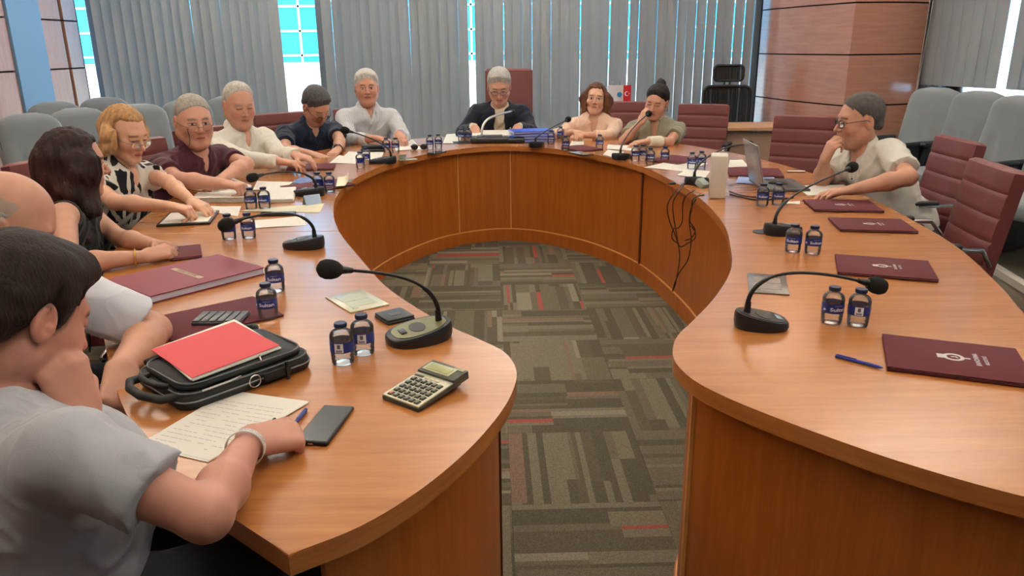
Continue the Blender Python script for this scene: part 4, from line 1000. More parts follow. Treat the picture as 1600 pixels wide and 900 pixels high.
# quilted black case on the dark folder
ce, a, L, W = rect_frame([(297, 500), (375, 500), (390, 483), (318, 484)], .772)
t = thing('quilted_case', 'black quilted case lying on the dark maroon folder behind the bag', 'case', (ce.x, ce.y, .757), a)
qb = MB().box((0, 0, .004), (L, W, .008), bevel=.002)
for k in range(6): qb.box((-L / 2 + L * (k + .5) / 6, 0, .009), (L / 6 - .003, W - .006, .006), bevel=.002, seg=2)
qb.build('case_body', mat('quilted_grey', '#4a4c50', .35), t, smooth=40)
# small black wallet / hub by the microphone
ce, a, L, W = rect_frame([(598, 503), (645, 492), (630, 479), (592, 487)], .765)
t = thing('leather_wallet', 'small black wallet behind the microphone base painted with an olive reflection', 'wallet', (ce.x, ce.y, .7503), a)
MB().box((0, 0, .004), (L, W, .008), bevel=.003, seg=3).box((0, 0, .0115), (L * .97, W * .97, .006), bevel=.0025, seg=3).build('leather', mat('black_leather', '#26282a', .4, bump=.3, bscale=300), t, smooth=40)
MB().box((0, 0, .0148), (L * .4, W * .3, .0006)).build('emboss', mat('emboss', '#3d3f41', .3), t)
# socket plates set in the table top
def plate(pix, label, m, m2):
    ce, a, L, W = rect_frame(pix, .753)
    t = thing('socket_plate', label, 'socket plate', (ce.x, ce.y, .7503), a, None)
    MB().box((0, 0, .002), (L, W, .004), bevel=.0012, seg=2).build('frame', m, t, smooth=40)
    MB().box((0, W * .17, .0042), (L * .68, W * .34, .0012), bevel=.0004, seg=1).build('flap', m2, t)
    MB().box((0, -W * .17, .0042), (L * .68, W * .28, .0012), bevel=.0004, seg=1).build('flap', m2, t)
    MB().box((-L * .28, -W * .36, .0042), (L * .14, W * .05, .0014)).build('catch', m2, t)
plate([(545, 490), (601, 476), (573, 452), (511, 463)], 'white square socket plate let into the left arm near the bottles', mat('plate_white', '#c9c9b5', .2, .1), mat('plate_gloss', '#b4b598', .12, .2))
plate([(1165, 456), (1228, 460), (1232, 431), (1172, 427)], 'brushed metal socket plate behind the foreground right microphone', mat('plate_metal', '#7f7a76', .3, .5), mat('plate_metal2', '#8b8580', .25, .5))
dp = atz(1192, 362, .752); t = thing('cable_grommet', 'flat black cable grommet disc beside the tall right microphone', 'grommet', (dp.x, dp.y, .7503)); MB().lathe([(0, 0), (.04, 0), (.04, .002), (.036, .003), (0, .003)], 28).build('disc', BLKP, t, smooth=30)
ps = atz(640, 250, .752)
t = thing('metal_stand', 'small pale metal bracket behind the fourth microphone', 'stand', (ps.x - .05, ps.y, .7503), R(20)); MB().box((0, 0, .02), (.05, .004, .05), Euler((.5, 0, 0))).box((.04, 0, .003), (.12, .06, .003)).build('bracket', mat('bracket_grey', '#a8aca0', .35, .3), t)
t = thing('plastic_card', 'folded translucent plastic card standing on the cream sheet near the third microphone', 'card', tuple(atz(488, 318, .753)), R(35))
MB().box((0, .012, .02), (.08, .0015, .05), Euler((.45, 0, 0))).box((0, -.012, .02), (.08, .0015, .05), Euler((-.45, 0, 0))).build('card', mat('card_blue', '#9fb4cf', .2), t)
# dark spectacle case and sunglasses
p_ = atz(583, 234, .765); t = thing('spectacle_case', 'black spectacle case before the striped shirt man', 'case', (p_.x, p_.y, .7503), R(-4))
MB().box((0, 0, .014), (.17, .075, .024), bevel=.010, seg=4).build('lower_shell', BLKP, t, smooth=40); MB().box((0, .01, .038), (.165, .07, .022), bevel=.010, seg=4).build('lid', BLKP, t, smooth=40)
p_ = atz(655, 231, .765); t = thing('sunglasses', 'black sunglasses lying upside down between papers and bottles', 'sunglasses', (p_.x, p_.y, .7503), R(8))
for s_ in (-1, 1):
    MB().sph((s_ * .034, 0, .022), .024, 16, (1.1, .35, .92)).build('lens', mat('lens_black', '#1a1f26', .08), t, smooth=True)
    MB().tube([(s_ * .06, 0, .03), (s_ * .062, .06, .02), (s_ * .05, .12, .004)], .003, 6).build('temple', BLKP, t)
MB().tube([(-.012, 0, .028), (0, -.002, .032), (.012, 0, .028)], .003, 6).build('bridge', BLKP, t)
# pens
def pen(a_px, b_px, label, col='#1f2c8c', z=.7548):
    a = atz(*a_px, z); b = atz(*b_px, z); c = (a + b) / 2; d = b - a; L = d.length
    t = thing('ballpoint_pen', label, 'pen', (c.x, c.y, .7548), math.atan2(d.y, d.x), 'pens on the table')
    m = mat('pen_' + col, col, .3)
    MB().cyl((-L / 2, 0, 0), (L / 2 - .012, 0, 0), .0042, n=10).build('barrel', m, t, smooth=40); MB().cyl((L / 2 - .012, 0, 0), (L / 2, 0, 0), .0042, .001, 10).build('tip', CHROME if col != '#1f2c8c' else m, t, smooth=40)
    MB().box((-L / 2 + .025, 0, .005), (.045, .003, .0015)).build('clip', m, t)
pen((1306, 556), (1380, 575), 'blue ballpoint pen lying beside the nearest maroon folder')
pen((478, 640), (440, 688), 'blue and silver ballpoint pen beside the black smartphone', '#28347e')
t = thing('steel_pen', 'silver pen lying at the table edge before the empty chair', 'pen', tuple(atz(1244, 268, .756)), R(-8)); MB().cyl((-.05, 0, 0), (.05, 0, 0), .006, n=10).build('barrel', CHROME, t)
# black notebook of the blonde woman
ce, a, L, W = rect_frame([(246, 349), (346, 345), (325, 327), (262, 331)], .765)
t = thing('notebook', 'black notebook under the hands of the blonde woman', 'notebook', (ce.x, ce.y, .7503), a); MB().box((0, 0, .005), (L, W, .01), bevel=.002).build('cover', mat('notebook_black', '#1d1a1f', .4), t, smooth=40); MB().box((0, 0, .0105), (L * .9, W * .85, .001)).build('page', PAPER, t)
# ------------------------------------------------------------------ the black briefcase with the red folder
NYL = mat('black_nylon', '#191a1b', .55, bump=.5, bscale=900, var=.15, vscale=20); GREYP = mat('grey_piping', '#55575a', .4)
ce, a, L, W = rect_frame([(232, 560 + 22), (370, 620), (480, 562), (335, 500)], .78)
bagc = atz(352, 562, .79)
A_ = atz(345, 612, .76); B_ = atz(478, 565, .76); ax = math.atan2(B_.y - A_.y, B_.x - A_.x)
t = thing('briefcase', 'black nylon briefcase lying flat in the left foreground with a red folder on it', 'bag', (bagc.x, bagc.y, .7503), ax)
inv = (Matrix.Translation(t.location) @ Matrix.Rotation(ax, 4, 'Z')).inverted()
def rr(L, W, r, n=6):
    o = []
    for cx, cy, a0 in ((L / 2 - r, W / 2 - r, 0), (-L / 2 + r, W / 2 - r, 90), (-L / 2 + r, -W / 2 + r, 180), (L / 2 - r, -W / 2 + r, 270)):
        for k in range(n + 1): o.append((cx + r * math.cos(R(a0 + 90 * k / n)), cy + r * math.sin(R(a0 + 90 * k / n))))
    return o
BL, BW = .315, .225
def layer(z0, z1, L, W, r=.045, bulge=.012, n=5):
    mb = MB(); rings = []
    for k in range(n + 1):
        u = k / n; s_ = bulge * (1 - (2 * u - 1) ** 2)
        rings.append([mb.bm.verts.new((x * (1 + s_ / (L / 2)), y * (1 + s_ / (W / 2)), z0 + (z1 - z0) * u + .0025 * math.sin(x * 40 + y * 25))) for x, y in rr(L, W, r)])
    m_ = len(rings[0])
    for A, B in zip(rings, rings[1:]):
        for i in range(m_): mb.bm.faces.new((A[i], A[(i + 1) % m_], B[(i + 1) % m_], B[i]))
    mb.bm.faces.new(rings[0][::-1])
    tz = rings[-1]; cv = mb.bm.verts.new((0, 0, z1 + .004))
    mid = [mb.bm.verts.new((v.co.x * .55, v.co.y * .55, z1 + .005)) for v in tz]
    for i in range(m_):
        mb.bm.faces.new((tz[i], tz[(i + 1) % m_], mid[(i + 1) % m_], mid[i])); mb.bm.faces.new((mid[i], mid[(i + 1) % m_], cv))
    return mb
layer(0, .036, BL, BW, .035, .006).build('main_body', NYL, t, smooth=50)
layer(.036, .052, BL - .02, BW - .02, .045, .004).build('front_pocket', NYL, t, smooth=50)
for z_, l2 in ((.036, .004), (.052, -.02)):
    MB().tube([(x, y, z_) for x, y in rr(BL + l2, BW + l2, .042)], .0024, 6, closed=True).build('piping', GREYP, t, smooth=True)
MB().tube([(x, y, .019) for x, y in rr(BL + .012, BW + .012, .038)], .0022, 6, closed=True).build('zip', mat('zip_grey', '#7a7c80', .35, .5), t, smooth=True)
# handle at the far left end, ring, hook
hx = -BL / 2
MB().tube([(hx - .0, .07, .030), (hx - .035, .06, .034), (hx - .052, .02, .036), (hx - .052, -.03, .034), (hx - .03, -.075, .030), (hx + .01, -.085, .028)], .0095, 10).build('handle', NYL, t, smooth=True)
MB().tube([(hx - .0, .045, .042), (hx - .022, .03, .048), (hx - .026, 0, .05), (hx - .02, -.035, .048), (hx + .0, -.05, .042)], .007, 8).build('handle', NYL, t, smooth=True)
MB().tube([(.0 + .014 * math.cos(u * math.pi / 6), -BW / 2 - .012, .022 + .014 * math.sin(u * math.pi / 6)) for u in range(12)], .0018, 6, closed=True).build('ring', CHROME, t, smooth=True)
MB().box((.055, -BW / 2 - .014, .022), (.07, .006, .022), bevel=.003).build('strap', NYL, t, smooth=40)
MB().box((.078, -BW / 2 - .018, .024), (.008, .008, .045), bevel=.002).build('buckle', BLKP, t, smooth=40)
MB().tube([(-.12, -BW / 2 - .008, .040), (-.06, -BW / 2 - .010, .042), (-.03, -BW / 2 - .009, .044)], .0022, 6).build('zip_pull', CHROME, t)
MB().tube([(.03, -BW / 2 + .006, .056), (.04, -BW / 2 + .03, .060)], .002, 6).build('zip_pull', CHROME, t)
MB().tube(bez((BL / 2 - .02, BW / 2 - .01, .05), (BL / 2 + .05, BW / 2 + .05, .045), (.0, BW / 2 + .06, .04), (-BL / 2 + .03, BW / 2 + .01, .04), 16), .008, 8).build('shoulder_strap', NYL, t, smooth=True)
# red folder with papers
def lay(pix, z, name, label, cat, m, th, group=None, n=1):
    P = [atz(px, py, z) for px, py in pix]; c = (P[0] + P[1] + P[2] + P[3]) / 4
    t = thing(name, label, cat, (c.x, c.y, z), 0, group)
    for k in range(n):
        j = Vector((random.uniform(-.003, .003), random.uniform(-.003, .003), 0)) if n > 1 else Vector((0, 0, 0))
        MB().prism([((p - c + j).x, (p - c + j).y) for p in P], k * th, k * th + th * .8).build('sheet', m, t)
    return t
z_ = .7503 + .0575
lay([(243, 548), (300, 596), (438, 545), (368, 502)], z_, 'paper_stack', 'stack of white papers under the red folder on the briefcase', 'papers', PAPER, .0011, n=6)
lay([(236, 547), (300, 591), (437, 540), (366, 503)], z_ + .007, 'red_folder', 'bright red card folder lying on the papers on the briefcase', 'folder', mat('red_card', '#c4222e', .5), .0016)
# ------------------------------------------------------------------ people: signed-distance bodies meshed with surface nets
def V(*a): return np.array(a[0] if len(a) == 1 else a, float)
def unit(v): v = V(v); return v / (np.linalg.norm(v) + 1e-12)
def azv(a, pitch=0.0): return V(math.sin(R(a)) * math.cos(R(pitch)), math.cos(R(a)) * math.cos(R(pitch)), math.sin(R(pitch)))
class G:
    """list of primitives blended in order"""
    def __init__(s): s.ops = []
    def rc(s, a, b, r1, r2, k=.012, sub=False): a, b = V(a), V(b); s.ops.append(('rc', (a, b, r1, r2), k, sub, (a + b) / 2, np.linalg.norm(a - b) / 2 + max(r1, r2))); return s
    def el(s, c, rad, M=None, k=.012, sub=False): c = V(c); s.ops.append(('el', (c, V(rad), np.eye(3) if M is None else M), k, sub, c, max(rad))); return s
    def cut(s, p, n, k=0.0): s.ops.append(('pl', (V(p), unit(n)), k, False, None, 0)); return s
    def fn(s, f, c, r, k=0.0, sub=False): s.ops.append(('fn', f, k, sub, V(c), r)); return s
    def grp(s, g, k=.01, sub=False): 
        s.ops.append(('g', g, k, sub, None, 0)); return s
    def disp(s, f): s.ops.append(('d', f, 0, False, None, 0)); return s
    def ev(s, P, mg):
        D = np.full(len(P), 1.0, np.float32)
        for kind, q, k, sub, c, r in s.ops:
            if kind == 'pl':
                e = (P - q[0]) @ q[1]; D = smax(D, e.astype(np.float32), k); continue
            if kind == 'd':
                m = np.abs(D) < mg; D[m] += q(P[m]); continue
            if kind == 'g':
                e = q.ev(P, mg); D = smax(D, -e, k) if sub else smin(D, e, k); continue
            m = ((P - c) ** 2).sum(1) < (r + mg + k) ** 2
            if not m.any(): continue
            X = P[m]
            if kind == 'rc': e = rcd(X, *q)
            elif kind == 'el': e = eld(X, *q)
            else: e = q(X)
            D[m] = smax(D[m], -e, k) if sub else smin(D[m], e, k)
        return D
def smin(a, b, k):
    if k <= 0: return np.minimum(a, b)
    h = np.maximum(k - np.abs(a - b), 0) / k; return np.minimum(a, b) - h * h * k * .25
def smax(a, b, k): return -smin(-a, -b, k)
def rcd(P, a, b, r1, r2):
    ba = b - a; l2 = ba @ ba
    if l2 < 1e-10: return np.sqrt(((P - a) ** 2).sum(1)) - r1
    t = np.clip(((P - a) @ ba) / l2, 0, 1)
    return np.sqrt((((P - a) - t[:, None] * ba) ** 2).sum(1)) - (r1 + (r2 - r1) * t)
def eld(P, c, rad, M):
    q = (P - c) @ M; k0 = np.sqrt(((q / rad) ** 2).sum(1)); k1 = np.sqrt(((q / rad ** 2) ** 2).sum(1)) + 1e-9
    return k0 * (k0 - 1) / k1
_rg = np.random.RandomState(5); _NT = _rg.rand(32, 32, 32).astype(np.float32)
def vnoise(P):
    i = np.floor(P).astype(int); f = P - i; f = f * f * (3 - 2 * f); i &= 31; j = (i + 1) & 31
    def g(a, b, c): return _NT[a, b, c]
    x0, y0, z0 = i.T; x1, y1, z1 = j.T; fx, fy, fz = f.T
    return ((g(x0, y0, z0) * (1 - fx) + g(x1, y0, z0) * fx) * (1 - fy) + (g(x0, y1, z0) * (1 - fx) + g(x1, y1, z0) * fx) * fy) * (1 - fz) + ((g(x0, y0, z1) * (1 - fx) + g(x1, y0, z1) * fx) * (1 - fy) + (g(x0, y1, z1) * (1 - fx) + g(x1, y1, z1) * fx) * fy) * fz
def surface(g, lo, hi, h):
    lo, hi = V(lo), V(hi); B = 4; n = (np.ceil((hi - lo) / (h * B)).astype(int)) * B
    cb = n // B; ax = [lo[i] + (np.arange(cb[i]) * B + (B - 1) / 2) * h for i in range(3)]
    C = np.stack(np.meshgrid(*ax, indexing='ij'), -1).reshape(-1, 3); mg = h * B * 1.6
    dc = g.ev(C, mg * 1.4).reshape(cb)
    D = np.repeat(np.repeat(np.repeat(np.where(dc > 0, 1.0, -1.0).astype(np.float32), B, 0), B, 1), B, 2)
    act = np.abs(dc) < mg
    bi = np.argwhere(act); off = np.stack(np.meshgrid(*[np.arange(B)] * 3, indexing='ij'), -1).reshape(-1, 3)
    I = (bi[:, None, :] * B + off[None]).reshape(-1, 3)
    D[I[:, 0], I[:, 1], I[:, 2]] = g.ev(lo + I * h, mg * 1.4)
    D[0] = D[-1] = 1; D[:, 0] = D[:, -1] = 1; D[:, :, 0] = D[:, :, -1] = 1
    Ssh = D.shape; cid = np.full(Ssh, -1, np.int64)
    acc_i, acc_p = [], []; quads = []
    for axis in range(3):
        sl0 = [slice(None)] * 3; sl1 = [slice(None)] * 3; sl0[axis] = slice(0, -1); sl1[axis] = slice(1, None)
        a = D[tuple(sl0)]; b = D[tuple(sl1)]; cr = np.argwhere((a < 0) != (b < 0))
        u, v = (axis + 1) % 3, (axis + 2) % 3
        ok = (cr[:, u] > 0) & (cr[:, v] > 0); cr = cr[ok]
        da = a[cr[:, 0], cr[:, 1], cr[:, 2]]; db = b[cr[:, 0], cr[:, 1], cr[:, 2]]
        t = da / (da - db); pt = cr.astype(float); pt[:, axis] += t
        cells = []
        for du, dv in ((-1, -1), (0, -1), (0, 0), (-1, 0)):
            c = cr.copy(); c[:, u] += du; c[:, v] += dv
            li = np.ravel_multi_index(c.T, Ssh); cells.append(li); acc_i.append(li); acc_p.append(pt)
        Q = np.stack(cells, 1); fl_ = da > 0; Q[fl_] = Q[fl_][:, ::-1]; quads.append(Q)
    ai = np.concatenate(acc_i); ap = np.concatenate(acc_p); uq, inv = np.unique(ai, return_inverse=True)
    cnt = np.bincount(inv); P = np.stack([np.bincount(inv, ap[:, k]) / cnt for k in range(3)], 1)
    Q = np.searchsorted(uq, np.concatenate(quads))
    return lo + P * h, Q
def np_mesh(name, P, Q, m, cols=None):
    me = bpy.data.meshes.new(name); me.vertices.add(len(P)); me.vertices.foreach_set('co', P.astype(np.float32).ravel())
    me.loops.add(Q.size); me.loops.foreach_set('vertex_index', Q.astype(np.int32).ravel())
    me.polygons.add(len(Q)); me.polygons.foreach_set('loop_start', np.arange(0, Q.size, 4, dtype=np.int32))
    try: me.polygons.foreach_set('loop_total', np.full(len(Q), 4, np.int32))
    except Exception: pass
    me.polygons.foreach_set('use_smooth', np.ones(len(Q), bool)); me.update(calc_edges=True)
    if cols is not None:
        at = me.color_attributes.new('tone', 'FLOAT_COLOR', 'POINT'); c4 = np.ones((len(P), 4), np.float32); c4[:, :3] = cols; at.data.foreach_set('color', c4.ravel())
    me.materials.append(m); return me
def attr_mat(name, rough, sss=0.0, bump=0.3, bscale=400, spec=.4, stretch=None, bd=.0015):
    m, nt, p = nmat(name); a = nt.nodes.new('ShaderNodeAttribute'); a.attribute_name = 'tone'; nt.links.new(a.outputs['Color'], p.inputs['Base Color'])
    p.inputs['Roughness'].default_value = rough; p.inputs['Specular IOR Level'].default_value = spec
    if sss: p.inputs['Subsurface Weight'].default_value = sss; p.inputs['Subsurface Radius'].default_value = (.012, .005, .003); p.inputs['Subsurface Scale'].default_value = .5
    tc = nt.nodes.new('ShaderNodeTexCoord'); n = nt.nodes.new('ShaderNodeTexNoise'); n.inputs['Scale'].default_value = bscale; n.inputs['Detail'].default_value = 4
    mp = nt.nodes.new('ShaderNodeMapping'); nt.links.new(tc.outputs['Object'], mp.inputs[0]); nt.links.new(mp.outputs[0], n.inputs['Vector'])
    if stretch: mp.inputs['Scale'].default_value = stretch
    b = nt.nodes.new('ShaderNodeBump'); b.inputs['Strength'].default_value = bump; b.inputs['Distance'].default_value = bd; nt.links.new(n.outputs[0], b.inputs['Height']); nt.links.new(b.outputs[0], p.inputs['Normal'])
    return m
SKIN = attr_mat('skin', .5, .0, .18, 350); HAIR = attr_mat('hair', .6, 0, .9, 260, .25, (1, 1, .12), .004)
def frame(az_, pitch=0, roll=0):
    f = azv(az_, pitch); r = V(math.cos(R(az_)), -math.sin(R(az_)), 0); u = np.cross(r, f)
    c, s_ = math.cos(R(roll)), math.sin(R(roll)); r2 = r * c + u * s_; u2 = u * c - r * s_
    return r2, f, u2
def ik(Sh, W, l1, l2, pole):
    d = W - Sh; L = np.linalg.norm(d); 
    if L > (l1 + l2) * .995: k = L / ((l1 + l2) * .995); l1 *= k; l2 *= k
    u = d / L; x = (l1 * l1 - l2 * l2 + L * L) / (2 * L); y = math.sqrt(max(0, l1 * l1 - x * x)); p = V(pole) - (V(pole) @ u) * u
    return Sh + u * x + unit(p) * y
CURL = dict(flat=[(6, 8, 5)] * 4, relaxed=[(22, 28, 16), (28, 34, 20), (32, 38, 22), (36, 40, 24)], curled=[(40, 55, 30), (48, 60, 35), (52, 62, 38), (56, 60, 38)],
            fist=[(72, 88, 55), (76, 90, 58), (78, 92, 58), (80, 90, 58)], pen=[(42, 42, 22), (52, 56, 30), (62, 70, 40), (68, 74, 40)], chin=[(30, 62, 40), (38, 68, 45), (46, 72, 48), (52, 74, 48)], drape=[(14, 20, 10), (18, 24, 14), (22, 28, 16), (26, 34, 20)])
def hand(g, W, d, n, right=True, pose='relaxed', s=1.0, thumb=0.0, fore=None):
    d = unit(d); n = V(n); n = unit(n - (n @ d) * d); sd = np.cross(n, d) * (1 if right else -1)
    h = G(); W = V(W)
    if fore is not None: h.rc(W - unit(fore) * .03, W, .026 * s, .0265 * s, 0)
    kn = []
    for i, (o, l) in enumerate(((.029, .088), (.010, .091), (-.010, .087), (-.028, .079))):
        k_ = W + (d * l + sd * o - n * (.002 * abs(i - 1.2))) * s; kn.append(k_)
        h.rc(W + sd * o * .55 * s + d * .004, k_, .0165 * s, .0125 * s, .014 * s)
    h.rc(W + (d * .02 + sd * .012 - n * .006) * s, W + (d * .06 + sd * .02 - n * .008) * s, .016 * s, .014 * s, .014 * s)
    LEN = ((.043, .026, .021), (.048, .030, .022), (.044, .028, .022), (.034, .021, .019))
    for i, c in enumerate(CURL[pose]):
        a = 0; p = kn[i]; r_ = (.0098, .0100, .0095, .0085)[i] * s; sp = (.10, .02, -.05, -.13)[i] * (1 if pose in ('flat', 'drape') else .45)
        for j in range(3):
            a += R(c[j]); dd = unit(d + sd * sp * math.cos(a)) * math.cos(a) - n * math.sin(a); e = p + dd * LEN[i][j] * s
            h.rc(p, e, r_, r_ * .90, .004 if j else .008); p = e; r_ *= .90
    t0 = W + (d * .018 + sd * .022 - n * .004) * s; fold = (1 if pose in ('fist', 'pen', 'curled', 'chin') else .45)
    t1 = t0 + unit(d * .62 + sd * (.75 - .25 * fold) - n * (.25 + .25 * fold)) * .044 * s
    t2 = t1 + unit(d * .85 + sd * (.45 - .55 * fold) - n * (.18 + .35 * fold)) * .033 * s
    t3 = t2 + unit(d * (.95 - .1 * fold) + sd * (.2 - .8 * fold) - n * (.15 + .2 * fold)) * .026 * s
    h.rc(t0, t1, .0165 * s, .0125 * s, .012); h.rc(t1, t2, .0118 * s, .0105 * s, .005); h.rc(t2, t3, .0105 * s, .0085 * s, .004)
    g.grp(h, .004); return kn
def head_ops(g, c, F, s, female=False, fat=0.0, ears=True):
    r, f, u = F; M = np.stack(F, 1)
    L = lambda x, y, z: c + (r * x + f * y + u * z) * s
    h = G(); w_ = .94 if female else 1.0
    h.el(L(0, -.015, .036), V(.076 * w_, .096, .086) * s, M, 0)
    h.el(L(0, .022, -.022), V(.064 * w_ + fat * .01, .068, .086) * s, M, .03 * s)
    jw = (.046 if female else .054) + fat * .008
    for q in (-1, 1):
        h.rc(L(q * jw, -.008, -.052), L(q * .022, .062, -.094), (.020 + fat * .006) * s, .017 * s, .03 * s)
        h.el(L(q * .040, .056, -.022), V(.026, .026, .026) * s, M, .02 * s)
    h.rc(L(-.012, .068, -.096), L(.012, .068, -.096), .0165 * s, .0165 * s, .02 * s)
    h.rc(L(-.032, .070, .030), L(.032, .070, .030), .0125 * s, .0125 * s, .02 * s)
    h.rc(L(-.03, -.02, -.075), L(.03, -.02, -.075), .03 * s, .03 * s, .03 * s)
    for q in (-1, 1):
        h.el(L(q * .031, .094, .009), V(.020, .017, .0135) * s, M, .010 * s, True)
        h.el(L(q * .031, .0715, .007), V(.0155, .0145, .0135) * s, M, .003 * s)
        h.rc(L(q * .018, .0865, .0155), L(q * .044, .077, .013), .0045 * s, .004 * s, .006 * s)
    h.rc(L(0, .080, .018), L(0, .110, -.024), .0078 * s, .0105 * s, .008 * s)
    for q in (-1, 1): h.el(L(q * .0125, .096, -.028), V(.0085, .0105, .0075) * s, M, .006 * s)
    h.el(L(0, .078, -.058), V(.026, .014, .020) * s, M, .015 * s)
    ly = .0905
    h.rc(L(-.020, ly - .009, -.0575), L(0, ly, -.0545), .0040 * s, .0052 * s, .004 * s); h.rc(L(.020, ly - .009, -.0575), L(0, ly, -.0545), .0040 * s, .0052 * s, .004 * s)
    h.rc(L(-.017, ly - .008, -.0635), L(.017, ly - .008, -.0635), .0058 * s, .0058 * s, .004 * s)
    h.rc(L(-.020, ly + .002, -.0595), L(.020, ly + .002, -.0595), .0016 * s, .0016 * s, .002 * s, True)
    if fat: h.el(L(0, .035, -.105), V(.045, .035, .025) * s, M, .03 * s)
    if ears:
        for q in (-1, 1):
            e = G(); e.el(L(q * .081 * w_, -.014, -.004), V(.0105, .020, .033) * s, M, 0); e.el(L(q * .090 * w_, -.010, .0), V(.007, .012, .021) * s, M, .004 * s, True)
            e.rc(L(q * .084 * w_, -.004, -.010), L(q * .078 * w_, .002, -.012), .005 * s, .006 * s, .004 * s); h.grp(e, .006 * s)
    g.grp(h, .012); return L
def skin_cols(P, c, F, s, skin, hair=None, lip='#a8645c', brow='#4a3a30', beard=0.0, gaze=0.0, closed=False, blush=.35, hstyle=None, hcol=None, hl=0.0):
    r, f, u = F; q = np.stack([(P - c) @ r, (P - c) @ f, (P - c) @ u], 1) / s; x, y, z = q.T; ax = np.abs(x)
    sk = np.array(srgb(skin)[:3]); C = np.tile(sk, (len(P), 1)); near_ = (np.abs(q) < .16).all(1)
    nz = vnoise(P * 60)[:, None]; C *= (.94 + .12 * nz)
    def mixc(m, col, a=1.0):
        cc = np.array(srgb(col)[:3]) if isinstance(col, str) else col; w = (np.asarray(m, float) * a)[:, None] * near_[:, None]; C[:] = C * (1 - w) + cc * w
    sm = lambda d, e: np.clip(.5 - d / e, 0, 1)
    red = sk * np.array([1.12, .74, .70])
    mixc(sm(np.sqrt(((ax - .042) / .024) ** 2 + ((z + .025) / .024) ** 2) - 1, .8) * (y > .03), red, blush)
    mixc(sm(np.sqrt((x / .016) ** 2 + ((z + .024) / .014) ** 2) - 1, .8) * (y > .08), red, blush)
    mixc(sm(np.sqrt(((ax - .08) / .02) ** 2 + ((z) / .035) ** 2 + ((y + .01) / .03) ** 2) - 1, .5), red, blush)
    if hstyle and hcol is not None: mixc(sm(hairline(hstyle, q, hl) + .002 - z, .012) * (vnoise(q * 300) * .5 + .6).clip(0, 1) * ((z < .068) if hstyle == 'sides' else 1) * (eld(q, V(0, -.015, .036), V(.0765, .0965, .0865), np.eye(3)) < .012), hcol, .8)
    if beard: mixc(sm(np.sqrt((x / .06) ** 2 + ((z + .085) / .05) ** 2 + ((y - .05) / .07) ** 2) - 1, .5) * sm(z + .045 - .02 * (ax > .03), .02), '#5a5350', beard)
    mixc(sm(np.sqrt((x / .0215) ** 2 + ((z + .0593) / (.0085)) ** 2) - 1, .35) * (y > .06), lip, .8)
    mixc((np.abs(z + .0597) < .0016) & (ax < .021) & (y > .06), '#5a2a26', .8)
    mixc(sm(np.abs(z - (.0305 - 6 * (ax - .03) ** 2 * 2)) - .0045, .004) * (ax > .014) * (ax < .050) * (y > .04), brow, .8)
    # eyes
    ez = (z - .0065) / (.0062 if not closed else .0022); ex = (ax - .031) / .0150; e = ex ** 2 + ez ** 2
    on = (y > .06)
    mixc(sm(e - 1.9, .7) * on, sk * .55, .7)
    if not closed:
        mixc((e < 1.0) & on, '#d8d4cf'); ir = ((x - gaze - np.sign(x) * .031) / .0065) ** 2 + ((z - .006) / .0065) ** 2
        mixc((ir < 1) & (e < 1.05) & on, '#33241c'); 
    else: mixc((e < 1.3) & on, '#3a2a24', .85)
    mixc((np.abs(z - .0135 + 18 * (ax - .031) ** 2 * .6) < .0022) & (ex ** 2 < 1.1) & on & (not closed), '#2c201c', .8)
    for q_ in (-1, 1): mixc(((x - q_ * .0065) / .004) ** 2 + ((z + .0345) / .003) ** 2 < 1, '#5a3028', .8 )
    return C
HYS = [-.15, -.09, -.045, -.022, -.005, .012, .03, .05, .07, .12]
HLINE = {'short': [-.075, -.066, -.048, -.004, .030, .010, .034, .062, .078, .092], 'crop': [-.064, -.058, -.042, .006, .036, .024, .052, .076, .092, .108], 'receding': [-.055, -.05, -.038, .002, .034, .028, .060, .090, .112, .13],
         'sides': [-.06, -.052, -.035, .0, .033, .08, .09, .11, .13, .15], 'young': [-.066, -.056, -.046, -.004, .028, -.022, -.004, .058, .068, .07], 'bun': [-.065, -.055, -.040, .0, .028, .018, .036, .066, .084, .09]}
def hairline(style, q, hl=0.0):
    x, y, z = q.T; zs = [v + (hl if y_ > .02 else 0) for y_, v in zip(HYS, HLINE[style])]
    return np.interp(y, HYS, zs) - (np.where(y > .045, x * x * 4.5, 0) if style != 'sides' else 0)
def sstep(v): v = np.clip(v, 0, 1); return v * v * (3 - 2 * v)
